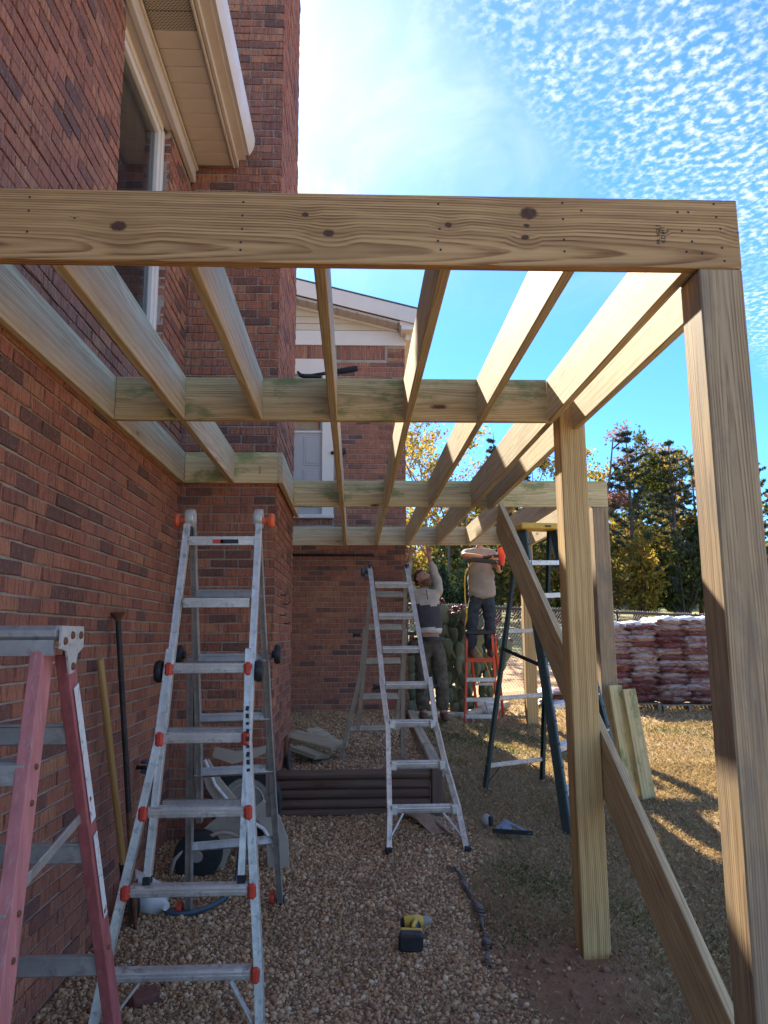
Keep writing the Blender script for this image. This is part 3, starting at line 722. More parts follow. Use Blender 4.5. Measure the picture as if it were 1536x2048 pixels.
board('ledger', (-1.267, 5.638, ZM), (-.574, 5.638, ZM), .235, TH, M['beam_green'], deck, side=(0, -1, 0))
board('ledger', (-.5545, 5.620, ZM), (-.5545, 7.30, ZM), .235, TH, M['joist'], deck, side=(1, 0, 0))
board('beam', (-.534, 6.686, ZM), (2.289, 6.686, ZM), .235, TH, M['beam_green'], deck, side=(0, -1, 0))
for x in JX[2:] + [1.452, 1.85]: board('joist', (x, 6.706, ZM), (x, 9.575, ZM), .235, TH, M['joist'], deck, side=(1, 0, 0))
board('rim_joist', (2.269, 6.706, ZM), (2.269, 9.575, ZM), .235, TH, M['joist'], deck, side=(1, 0, 0))
board('beam', (-1.29, 9.595, ZM), (2.289, 9.595, ZM), .235, TH, M['joist'], deck, side=(0, -1, 0))
# outer right-hand beam, between the posts
board('rim_joist', (1.209, 2.341, ZM - .03), (1.209, 4.03, ZM - .03), .235, TH, M['joist'], deck, side=(1, 0, 0))
board('rim_joist', (1.209, 4.14, ZM - .03), (1.209, 6.664, ZM - .03), .235, TH, M['joist'], deck, side=(1, 0, 0))
def post(x0, y0, zt, mat, z0, notch=None, s=.14):
    b = MB(); L = zt - z0
    m = Matrix((Vector((0, 0, 1)), Vector((1, 0, 0)), Vector((0, 1, 0)))).transposed().to_4x4(); m.translation = (x0 + s / 2, y0 + s / 2, (z0 + zt) / 2)
    b.box((0, 0, 0), (L, s, s), ch=.005)
    if notch: b.box((L / 2 + notch / 2, 0, .0205), (notch, s, s - .041), ch=.003)
    return b.obj('post', mat, deck, m=m)
post(1.0855, 2.199, ZB - .0005, M['rough_post'], -.4, notch=.23)['label'] = 'nearest post, rough and grey brown'
pb = MB()
post(1.122, 3.977, ZB + .155, M['post'], -.35)
post(2.148, 6.668, ZB - .0005, M['rough_post'], -.2, notch=.23)
post(2.140, 9.578, ZB - .0005, M['post'], .1, notch=.2)
br = board('brace', (1.284, 6.60, 2.625), (1.284, 2.36, -.12), .288, TH, M['brace'], deck, side=(-1, 0, 0))
br['label'] = 'long diagonal brace board running down to the nearest post'
# grade stamp on the front beam, in black ink
def text(name, body, size, m, mat, parent, extrude=.0004):
    c = bpy.data.curves.new(name, 'FONT'); c.body = body; c.size = size; c.extrude = extrude; c.materials.append(mat); c.align_x = 'CENTER'
    o = bpy.data.objects.new(name, c); COL.objects.link(o); bpy.context.view_layer.update()
    me = bpy.data.meshes.new_from_object(o.evaluated_get(bpy.context.evaluated_depsgraph_get())); me.name = name; bpy.data.objects.remove(o)
    o = bpy.data.objects.new(name, me); return link(o, parent, m)
M['ink'] = plain('stamp_ink', (.03, .025, .03), .8, 0, .2, 20, 0)
RX = Matrix.Rotation(R(90), 4, 'X')
for (dx, s, sz) in ((.0, 'PR. NO.2', .017), (.0165, 'KD HT', .019)):
    text('grade_stamp', s, sz, Matrix.Translation((.968 + dx, 2.1985, ZB + .112)) @ RX @ Matrix.Rotation(R(90), 4, 'Z'), M['ink'], fb)
text('grade_stamp', 'KD HT', .02, Matrix.Translation((-.70, 5.6185, ZB + .10)) @ RX @ Matrix.Rotation(R(90), 4, 'Z'), M['ink'], deck)
nh = MB()
for (px, pz) in ((1.03, .19), (1.065, .19), (1.15, .22), (1.155, .175), (1.04, .125), (1.095, .13), (1.165, .135), (1.07, .09), (1.165, .07), (1.05, .055), (1.10, .05), (1.17, .025), (.265, .205), (.268, .12), (.262, .08), (.27, .05), (-.345, .20), (-.347, .155), (-.347, .11), (-.35, .065), (-.35, .04), (-1.0, .205), (-1.0, .16), (-1.0, .09), (.66, .215), (.66, .16), (.66, .09), (.66, .05), (.72, .19)):
    nh.lathe([(.0042, 0), (.0035, .0008), (0, .0008)], (px, 2.1985, ZB + pz), (0, -1, 0), 6)
tag(nh.obj('nail_heads', M['steel'], fb), kind='stuff')
# ------------------------------------------------------------------ ladders
def rail(pts, w, d, face, ch=.004, lip=True):
    """channel rail along pts: w across the ladder's face, d deep along 'face'"""
    b = MB()
    for a, c in zip(pts[:-1], pts[1:]):
        a = Vector(a); c = Vector(c); x = (c - a).normalized(); M3 = frame(a - c, face)
        ext = x * .004
        b.box((a + c) / 2, ((c - a).length + .008, w, d), M3, ch)
        if lip:   # raised edges of the extrusion
            for s in (-1, 1): b.box((a + c) / 2 + M3 @ Vector((0, s * (w / 2 - .004), d / 2 + .001)), ((c - a).length, .006, .006), M3)
    return b
def rung(p, q, h, d, face, ribs=2):
    b = MB(); p = Vector(p); q = Vector(q); M3 = frame(q - p, face); L = (q - p).length
    b.box((p + q) / 2, (L, h, d), M3, .004)
    for k in range(ribs):
        yy = (k - (ribs - 1) / 2) * h * .5 / max(1, ribs - 1) * 1.4 if ribs > 1 else 0
        b.box((p + q) / 2 + M3 @ Vector((0, yy, d / 2 + .001)), (L, .006, .006), M3)
    b.box((p + q) / 2 + M3 @ Vector((0, h * .5 + .004, -d * .1)), (L, .008, d * .7), M3)
    return b

def left_ladder():
    L = thing('folding_ladder', 'aluminium folding ladder with red lugs standing beside the chimney corner', 'ladder', (-.67, 4.0, 0))
    Y = [3.693, 3.637, 3.582, 3.527, 3.471, 3.416, 3.360]; Z = [2.046, 1.746, 1.446, 1.146, .846, .546, .246]
    XL = [-.799, -.80, -.823, -.838, -.882, -.927, -.971]; XR = [-.481, -.491, -.500, -.496, -.470, -.441, -.414]
    fn = Vector((0, -1, -.18)).normalized()
    top = (3.725, 2.19)
    # outer, flared front rails
    rail([(-.842, Y[2] + .012, Z[2] + .085), (-.862, Y[3], Z[3]), (-1.005, Y[6], Z[6]), (-1.035, 3.318, .01)], .034, .052, fn).obj('rail', M['alu'], L)
    rail([(-.482, Y[2] + .012, Z[2] + .085), (-.474, Y[3], Z[3]), (-.384, Y[6], Z[6]), (-.368, 3.318, -.01)], .034, .052, fn).obj('rail', M['alu'], L)
    # inner front rails
    for x0, x1 in ((-.812, -.865), (-.466, -.472)):
        rail([(x0, top[0] - .012, top[1] - .06), (lerp((x0, 0, 0), (x1, 0, 0), .55).x, 3.575, 1.40), (x1, 3.435, .60)], .030, .045, fn).obj('rail', M['alu'], L)
        MB().box((x1, 3.432, .575), (.032, .05, .055), ch=.004).obj('rubber_foot', M['rubber'], L)
    for k in range(7):
        a, c = (XL[k], Y[k], Z[k]), (XR[k], Y[k], Z[k])
        rung(a, c, .036, .046, (0, -1, -.1), 2 if k < 2 else 1).obj('rung', M['alu'], L)
    for k in (2, 3, 4, 5, 6):
        for x in (XL[k] - .018, XR[k] + .018):
            MB().box((x, Y[k] - .016, Z[k]), (.036, .052, .062), ch=.012).obj('lug', M['red_plastic'], L)
    # ladder rungs of the inner section showing behind the outer ones
    for t, kk in ((.62, 3), (.84, 4)):
        rung((-.83, Y[kk] + .03, Z[kk] + .02), (-.49, Y[kk] + .03, Z[kk] + .02), .03, .03, (0, -1, -.1), 0).obj('rung', M['alu_dull'], L)
    # rear half
    RF_L, RF_R = Vector((-.915, 4.56, .075)), Vector((-.425, 4.72, .075)); T_L, T_R = Vector((-.795, 3.745, 2.15)), Vector((-.475, 3.745, 2.15))
    bn = Vector((0, -1, .35)).normalized()
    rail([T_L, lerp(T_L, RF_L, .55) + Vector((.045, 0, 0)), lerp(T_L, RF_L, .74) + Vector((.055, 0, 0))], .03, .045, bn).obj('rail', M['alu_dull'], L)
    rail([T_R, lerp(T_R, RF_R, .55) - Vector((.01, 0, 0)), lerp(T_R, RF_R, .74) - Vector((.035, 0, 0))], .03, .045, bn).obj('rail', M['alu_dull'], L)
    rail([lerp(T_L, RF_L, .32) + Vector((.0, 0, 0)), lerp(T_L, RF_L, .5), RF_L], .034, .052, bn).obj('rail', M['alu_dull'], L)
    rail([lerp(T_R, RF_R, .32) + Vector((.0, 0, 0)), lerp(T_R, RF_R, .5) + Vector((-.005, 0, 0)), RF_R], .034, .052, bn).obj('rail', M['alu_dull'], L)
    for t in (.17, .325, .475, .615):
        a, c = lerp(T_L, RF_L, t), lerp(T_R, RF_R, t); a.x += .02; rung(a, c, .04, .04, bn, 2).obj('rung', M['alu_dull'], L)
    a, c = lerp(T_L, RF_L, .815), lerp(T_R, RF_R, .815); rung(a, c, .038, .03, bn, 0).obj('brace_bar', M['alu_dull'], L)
    for f in (RF_L, RF_R):
        MB().box(f + Vector((0, .0, -.005)), (.045, .06, .07), ch=.006).obj('rubber_foot', M['rubber'], L)
        MB().lathe([(.012, -.014), (.036, -.014), (.038, 0), (.036, .014), (.012, .014)], f + Vector((-.045, -.02, .035)), (1, 0, 0), 16).obj('foot_wheel', M['red_plastic'], L, 40)
    # hinges
    for x, s in ((-.803, -1), (-.470, 1)):
        h = MB(); h.lathe([(0, -.02), (.046, -.02), (.05, 0), (.046, .02), (0, .02)], (x, 3.735, 2.165), (1, 0, 0), 18); H = h.obj('hinge', M['alu'], L, 40)
        MB().box((x, 3.733, 2.10), (.022, .055, .11), ch=.006).obj('hinge_plate', M['black'], H)
        k = MB(); k.lathe([(0, 0), (.016, 0), (.016, .025), (.034, .03), (.038, .045), (.030, .056), (0, .056)], (x + s * .02, 3.735, 2.155), (s, 0, 0), 16); k.obj('hinge_knob', M['orange_plastic'], H, 40)
    for x, s, yy, zz in ((XL[2] - .035, -1, Y[2], Z[2] - .01), (XR[2] + .035, 1, Y[2], Z[2] - .01), (-.865, -1, 4.01, 1.50), (-.428, 1, 4.05, 1.50)):
        k = MB(); k.lathe([(0, 0), (.02, 0), (.02, .012), (.048, .016), (.052, .03), (.046, .046), (.02, .05), (0, .05)], (x, yy, zz), (s, 0, 0), 18); k.obj('lock_knob', M['black'], L, 40)
    for s, x0, x1 in ((1, -.985, -.86), (-1, -.395, -.50)):
        MB().bar((x0, 3.335, .06), (x1, 3.365, .22), .012, .03, (0, -1, 0), .003).obj('brace_bar', M['alu'], L)
    b = MB(); b.box((-.655, Y[0] - .026, Z[0]), (.05, .004, .022)); b.obj('sticker', M['red_plastic'], L)
    b = MB(); b.box((-.60, Y[0] - .026, Z[0]), (.085, .004, .022)); b.obj('sticker', M['black'], L)
    b = MB()
    for k in range(9):
        zz = .90 + k * .032; yy = np.interp(zz, [.846, 1.146, 1.446], [3.471, 3.527, 3.582]); xx = np.interp(zz, [.846, 1.146], [-.454, -.474])
        b.box((xx, yy - .0305, zz + .12), (.014, .003, .020 if k % 3 else .012), Matrix.Rotation(.2 * (k % 3 - 1), 3, 'Y'))
    b.obj('marker_lettering', M['black'], L)
left_ladder()

def centre_ladder():
    L = thing('folding_ladder', 'aluminium folding ladder with black feet in front of the raised gravel bed', 'ladder', (.35, 6.2, .3))
    Y = [6.519, 6.356, 6.194, 6.032, 5.869, 5.707, 5.545]; Z = [2.018, 1.748, 1.478, 1.208, .938, .668, .398]
    XL = [.18, .204, .229, .245, .270, .272, .265]; XR = [.472, .499, .523, .572, .601, .649, .712]
    fn = Vector((0, -1, -.6)).normalized()
    P = lambda X, k, dx: (X[k] + dx, Y[k], Z[k])
    rail([(.140, 6.62, 2.17), P(XL, 1, -.022), P(XL, 3, -.018)], .036, .055, fn).obj('rail', M['alu'], L)
    rail([(.462, 6.62, 2.17), P(XR, 1, .016), P(XR, 3, .004)], .036, .055, fn).obj('rail', M['alu'], L)
    rail([(XL[3] - .03, Y[3] + .01, Z[3] + .05), P(XL, 4, -.018), P(XL, 6, -.018), (.233, 5.40, .16)], .036, .06, fn).obj('rail', M['alu'], L)
    rail([(XR[3] + .02, Y[3] + .01, Z[3] + .05), P(XR, 4, .014), P(XR, 5, .016), P(XR, 6, .018), (.762, 5.40, .16)], .036, .06, fn).obj('rail', M['alu'], L)
    for k in range(7):
        rung((XL[k], Y[k], Z[k]), (XR[k], Y[k], Z[k]), .04, .045, (0, -1, -.3), 2 if k < 3 else 1).obj('rung', M['alu'], L)
    for k in (4, 5, 6):
        for x, s in ((XL[k], 1), (XR[k], -1)):
            MB().box((x + s * .012, Y[k] - .014, Z[k] - .002), (.055, .05, .070), Matrix.Rotation(s * .12, 3, 'Y'), .012).obj('gusset', M['alu'], L)
    for x in (.233, .764):
        MB().box((x, 5.385, .155), (.045, .07, .075), ch=.006).obj('rubber_foot', M['rubber'], L)
    for x0, x1 in ((.25, .34), (.74, .62)):
        MB().bar((x0, 5.455, .24), (x1, 5.53, .375), .014, .03, (0, -1, 0), .003).obj('brace_bar', M['alu'], L)
    TL, TR = Vector((.150, 6.65, 2.13)), Vector((.455, 6.65, 2.13)); FL, FR = Vector((-.118, 7.0, .505)), Vector((.432, 7.0, .51)); bn = Vector((0, -1, .2)).normalized()
    mid = lambda A, B, t, dx: lerp(A, B, t) + Vector((dx, 0, 0))
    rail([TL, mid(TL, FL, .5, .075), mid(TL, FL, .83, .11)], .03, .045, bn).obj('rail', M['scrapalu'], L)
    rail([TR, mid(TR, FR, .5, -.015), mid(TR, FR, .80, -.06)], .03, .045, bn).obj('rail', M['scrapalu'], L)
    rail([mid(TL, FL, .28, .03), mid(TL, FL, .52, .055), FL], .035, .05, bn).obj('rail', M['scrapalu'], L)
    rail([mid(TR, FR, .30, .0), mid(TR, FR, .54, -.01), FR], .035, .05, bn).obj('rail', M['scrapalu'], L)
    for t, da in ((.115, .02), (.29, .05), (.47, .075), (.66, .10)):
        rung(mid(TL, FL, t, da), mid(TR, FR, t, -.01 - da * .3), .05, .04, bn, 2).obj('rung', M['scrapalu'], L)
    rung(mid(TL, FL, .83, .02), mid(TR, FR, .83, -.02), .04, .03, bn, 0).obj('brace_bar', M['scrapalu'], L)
    for x, s in ((.140, -1), (.462, 1)):
        h = MB(); h.lathe([(0, -.018), (.045, -.018), (.05, 0), (.045, .018), (0, .018)], (x, 6.635, 2.165), (1, 0, 0), 16); H = h.obj('hinge', M['steel'], L, 40)
    MB().lathe([(0, 0), (.02, 0), (.02, .02), (.04, .025), (.042, .05), (.03, .06), (0, .06)], (.12, 6.64, 2.145), (-1, 0, 0), 16).obj('hinge_knob', M['blue_hose'], L, 40)
    for x, y, z, s in ((.06, 6.80, 1.60, -1), (.48, 6.78, 1.61, 1), (.22, 6.05, 1.20, -1), (.60, 6.03, 1.20, 1)):
        MB().lathe([(0, 0), (.014, 0), (.014, .05), (.022, .055), (.02, .07), (0, .07)], (x, y, z), (s, 0, 0), 12).obj('lock_pin', M['steel'], L, 40)
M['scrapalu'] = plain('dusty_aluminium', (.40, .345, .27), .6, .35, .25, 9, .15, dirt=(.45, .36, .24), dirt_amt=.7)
centre_ladder()

def channel(pts, w, d, side, mat, name, parent, t=.006):
    """open C-section fibreglass rail: web of width d, two flanges w deep; 'side' is the way the flanges point"""
    b = MB()
    for a, c in zip(pts[:-1], pts[1:]):
        a = Vector(a); c = Vector(c); M3 = frame(c - a, side); L = (c - a).length
        b.box((a + c) / 2, (L, d, t), M3, .002)
        for s in (-1, 1): b.box((a + c) / 2 + M3 @ Vector((0, s * (d / 2 - t / 2), w / 2)), (L, t, w), M3, .002)
    return b.obj(name, mat, parent)
def rivets(pts, n, r, mat, parent):
    for p in pts: MB().lathe([(r, 0), (r * .8, r * .45), (0, r * .55)], p, n, 10).obj('rivet', mat, parent, True)

def red_stepladder():
    L = thing('step_ladder', 'faded red fibreglass step ladder with grey steps closest to the camera', 'ladder', (-.93, 2.05, 0))
    for (xt, xb, s) in ((-.800, -.690, 1), (-1.10, -1.22, -1)):
        channel([(xt, 2.055, 1.575), (xb, 1.545, -.02)], .030, .072, (-s, 0, 0), M['pink_frp'], 'rail', L)
        channel([(xt + .032 * s, 2.115, 1.555), (xb + .02 * s, 2.66, -.02)], .028, .060, (-s, 0, 0), M['red_frp'], 'rail', L)
    P = lambda t, s=1: lerp((-.800, 2.055, 1.575), (-.690, 1.545, -.02), t)
    for k, t in enumerate((.18, .37, .56, .75, .93)):
        a = P(t); z = a.z; y = a.y; x1 = a.x - .008; x0 = -1.10 - .12 * t + .008
        b = MB(); b.box(((x0 + x1) / 2, y + .006, z), (x1 - x0, .085, .006)); b.box(((x0 + x1) / 2, y - .036, z - .022), (x1 - x0, .006, .05), ch=.002); b.box(((x0 + x1) / 2, y + .046, z - .022), (x1 - x0, .006, .05), ch=.002)
        for q in range(5): b.box(((x0 + x1) / 2, y - .026 + q * .016, z + .004), (x1 - x0, .005, .003))
        b.obj('step', M['alu_dull'], L)
    for t in (.145, .36, .575, .79):
        a = lerp((-.768, 2.115, 1.555), (-.67, 2.66, -.02), t)
        b = MB(); b.box(((a.x - 1.15) / 2, a.y, a.z), (a.x + 1.15, .03, .052), ch=.004); b.box(((a.x - 1.15) / 2, a.y - .012, a.z + .028), (a.x + 1.15, .02, .006)); b.obj('crossbar', M['alu_dull'], L)
    cap = MB(); cap.box((-.95, 2.09, 1.602), (.385, .155, .040), ch=.012); cap.box((-.95, 2.015, 1.565), (.36, .008, .04)); CAP = cap.obj('top_cap', M['alu_dull'], L)
    pl = MB(); pl.prism([(2.010, 1.621), (2.170, 1.621), (2.175, 1.565), (2.135, 1.548), (2.115, 1.500), (2.085, 1.495), (2.055, 1.555), (2.010, 1.562)], (-.7565, 0, 0), (0, 1, 0), (0, 0, 1), .006); PL = pl.obj('end_plate', M['cap_metal'], CAP)
    rivets([(-.750, 2.035, 1.582), (-.750, 2.085, 1.597), (-.750, 2.145, 1.597), (-.750, 2.10, 1.515)], (1, 0, 0), .011, M['rust'], L)
    # step rivets on the outer web of the near rail, and spreader
    for t in (.185, .235, .375, .43, .565, .75): rivets([P(t) + Vector((.004, .004, 0))], (1, 0, 0), .008, M['rust'], L)
    for t in (.26, .47, .54, .79): rivets([lerp((-.768, 2.115, 1.555), (-.67, 2.66, -.02), t) + Vector((.004, 0, 0))], (1, 0, 0), .008, M['rust'], L)
    MB().bar((-.775, 1.925, 1.02), (-.755, 2.325, 1.115), .008, .028, (0, 0, 1), .002).obj('spreader', M['alu_dull'], L)
    lab = MB(); A, B = Vector((-.768, 2.115, 1.555)), Vector((-.67, 2.66, -.02)); M3 = frame(B - A, (1, 0, 0))
    for (t0, t1, w) in ((.06, .30, .036), (.325, .48, .030)):
        b = MB(); b.box(lerp(A, B, (t0 + t1) / 2) + Vector((.0062, 0, 0)) + M3 @ Vector((0, .004, 0)), ((B - A).length * (t1 - t0), w, .0012), M3); b.obj('label_sticker', M['sticker'], L)
red_stepladder()

def green_stepladder():
    L = thing('step_ladder', 'tall dark green fibreglass step ladder with yellow top behind the middle post', 'ladder', (1.75, 6.55, .25))
    c = Vector((1.648, 6.70, 2.545)); ax = Vector((.83, .0, 0)).normalized()
    tl, tr = Vector((1.50, 6.68, 2.52)), Vector((1.80, 6.72, 2.52))
    fl, fr_ = Vector((1.515, 5.63, .17)), Vector((2.16, 6.30, .26)); rl, rr = Vector((1.10, 6.72, .27)), Vector((1.672, 6.96, .29))
    rl2, rr2 = tl + Vector((-.02, .05, 0)), tr + Vector((-.02, .05, 0))
    w = (tr - tl).normalized(); wf = (fr_ - fl).normalized(); wr = (rr - rl).normalized()
    channel([tl, fl], .03, .075, wf, M['green_frp'], 'rail', L); channel([tr, fr_], .03, .075, -wf, M['green_frp'], 'rail', L)
    channel([rl2, rl], .025, .045, wr, M['green_frp'], 'rail', L); channel([rr2, rr], .025, .045, -wr, M['green_frp'], 'rail', L)
    # pale outer flange edge of the two front rails
    for a, b2, s in ((tl, fl, 1), (tr, fr_, 1)):
        q = MB(); off = Vector((.028, -.022, 0)); q.bar(a + off, b2 + off, .010, .022, (1, 0, 0)); q.obj('rail_edge', M['green_edge'], L)
        for k in range(14):
            p = lerp(a, b2, .06 + k * .068) + off + Vector((.006, -.008, 0)); MB().lathe([(.007, 0), (.005, .003), (0, .003)], p, (.5, -1, 0), 7).obj('rivet', M['steel'], L)
    for k in range(1, 8):
        t = k / 8; a, b2 = lerp(tl, fl, t), lerp(tr, fr_, t); M3 = frame(b2 - a, (0, 0, 1))
        s = MB(); s.box((a + b2) / 2, ((b2 - a).length - .01, .080, .006), M3); s.box((a + b2) / 2 + M3 @ Vector((0, -.04, -.018)), ((b2 - a).length - .01, .005, .04), M3); s.obj('step', M['alu'], L)
    for t, m in ((.40, 'alu'), (.655, 'alu'), (.905, 'alu')):
        a, b2 = lerp(rl2, rl, t), lerp(rr2, rr, t); rung(a, b2, .028, .028, (0, -1, 0), 0).obj('crossbar', M[m], L)
    a, b2 = lerp(rl2, rl, .905), lerp(rr2, rr, .905)
    MB().bar(lerp(a, b2, .25), lerp(rl2, rl, .985), .006, .02, (0, -1, 0)).obj('brace_bar', M['steel'], L); MB().bar(lerp(a, b2, .72), lerp(rr2, rr, .965), .006, .02, (0, -1, 0)).obj('brace_bar', M['steel'], L)
    MB().bar(lerp(rl2, rl, .465), lerp(tl, fl, .50), .008, .032, (0, 0, 1), .002).obj('spreader', M['steel'], L); MB().bar(lerp(rr2, rr, .47), lerp(tr, fr_, .50), .008, .03, (0, 0, 1), .002).obj('spreader', M['steel'], L)
    cap = MB(); cap.box(c, (.37, .19, .055), frame(w, (0, 0, 1)), .010); CP = cap.obj('top_cap', M['yellow'], L)
    for d in (-.06, .07): MB().box(c + Vector((d, -.097, -.002)), (.055, .006, .012), frame(w, (0, 0, 1))).obj('slot', M['black'], CP)
    for p in (fl, fr_, rl, rr): MB().box(p + Vector((0, 0, -.005)), (.06, .06, .04), ch=.005).obj('rubber_foot', M['rubber'], L)
M['green_edge'] = plain('pale_green_fibreglass', (.13, .19, .19), .5, 0, .2, 6, .1)
green_stepladder()

def orange_stepladder():
    L = thing('step_ladder', 'short orange step ladder with a black top under the man in jeans', 'ladder', (1.72, 10.5, .5))
    zg = .49; TL, TR = Vector((1.50, 10.20, 1.60)), Vector((1.83, 10.16, 1.60)); FL, FR = Vector((1.40, 9.80, zg)), Vector((1.80, 9.75, zg))
    BL_, BR_ = Vector((1.70, 10.75, zg)), Vector((2.06, 10.72, zg)); T2L, T2R = TL + Vector((.05, .08, -.01)), TR + Vector((.05, .08, -.01))
    for a, b2 in ((TL, FL), (TR, FR), (T2L, BL_), (T2R, BR_)): rail([a, b2], .032, .045, (0, -1, .2), lip=False).obj('rail', M['orange_frp'], L)
    for t in (.28, .50, .72, .90):
        a, b2 = lerp(TL, FL, t), lerp(TR, FR, t); b = MB(); b.box((a + b2) / 2, ((b2 - a).length, .075, .012), frame(b2 - a)); b.box((a + b2) / 2 + Vector((0, -.038, -.018)), ((b2 - a).length, .006, .045), frame(b2 - a)); b.obj('step', M['alu'] if t > .3 else M['orange_frp'], L)
    for t in (.30, .60, .85):
        a, b2 = lerp(T2L, BL_, t), lerp(T2R, BR_, t); rung(a, b2, .03, .02, (0, -1, 0), 0).obj('crossbar', M['orange_frp'] if t < .4 else M['alu'], L)
    cp = MB(); cp.box(((TL + TR) / 2) + Vector((.02, .03, .03)), (.40, .17, .065), ch=.015); cp.obj('top_cap', M['black'], L)
    MB().bar(lerp(FL, FR, .3) + Vector((0, 0, .03)), lerp(TL, FL, .86), .006, .018).obj('brace_bar', M['alu'], L); MB().bar(lerp(FL, FR, .8) + Vector((0, 0, .03)), lerp(TR, FR, .75) - Vector((.15, 0, 0)), .006, .018).obj('brace_bar', M['alu'], L)
    for p in (FL, FR, BL_, BR_): MB().box(p, (.05, .05, .03), ch=.004).obj('rubber_foot', M['rubber'], L)
orange_stepladder()

# ------------------------------------------------------------------ tools leaning on the wall
def shovel():
    S = thing('shovel', 'shovel with a worn wooden handle leaning on the brick wall', 'shovel', (-1.27, 4.35, .08))
    p0, p1 = Vector((-1.270, 3.925, 1.485)), Vector((-1.20, 4.30, .33)); d = (p1 - p0).normalized()
    m = frame(d, (1, 0, 0)).to_4x4(); m.translation = (p0 + p1) / 2; Lh = (p1 - p0).length
    b = MB(); b.tube([(-Lh / 2, 0, 0), (-Lh / 2 + .006, 0, 0), (-Lh / 4, 0, 0), (Lh / 2, 0, 0)], [.012, .0175, .0185, .0165], 14); b.obj('handle', M['ash_wood'], S, 50, m=m)
    b = MB(); b.tube([p1 - d * .10, p1, p1 + d * .06], [.022, .021, .018], 12); b.obj('socket', M['steel'], S, 50)
    e = p1 + d * .05; bl = MB(); prof = [(-.09, 0), (-.095, .08), (-.085, .17), (-.05, .24), (0, .275), (.05, .24), (.085, .17), (.095, .08), (.09, 0)]
    M3 = frame(d, (1, 0, 0)); k = len(prof); vs = []
    for th in (0, .003):
        for (a, l) in prof: vs.append(e + d * l + M3 @ Vector((0, a, abs(a) * .35 + th)))
    bl.add(vs, [tuple(range(k)), tuple(range(k, 2 * k))[::-1]] + [(i, (i + 1) % k, k + (i + 1) % k, k + i) for i in range(k)]); bl.obj('blade', M['steel'], S)
shovel()
def digging_bar():
    S = thing('digging_bar', 'long black steel digging bar with a flat round top leaning on the wall', 'digging bar', (-1.13, 4.30, .07))
    p0, p1 = Vector((-1.272, 4.185, 1.715)), Vector((-1.131, 4.30, .05))
    b = MB(); b.tube([p0, lerp(p0, p1, .62)], .0150, 12); b.obj('shaft', M['steel'], S, 50)
    b = MB(); b.tube([lerp(p0, p1, .62), lerp(p0, p1, .9), p1], [.0150, .016, .006], 8); b.obj('point', M['rust'], S, 50)
    b = MB(); b.lathe([(0, .014), (.036, .012), (.040, .004), (.030, -.008), (.016, -.035), (0, -.035)], p0, p0 - p1, 18); b.obj('tamper_head', M['rust'], S, 50)
digging_bar()

def jug():
    b = MB(); c = Vector((-1.17, 4.56, .19)); ax = Vector((.75, -.55, -.18)).normalized()
    b.lathe([(0, -.155), (.055, -.15), (.083, -.12), (.088, 0), (.084, .10), (.06, .145), (.03, .165), (.022, .20), (0, .20)], c, ax, 18)
    o = b.obj('plastic_jug', M['white_plastic'], None, 50); tag(o, 'dirty white plastic jug lying by the wall behind the left ladder', 'jug')
jug()

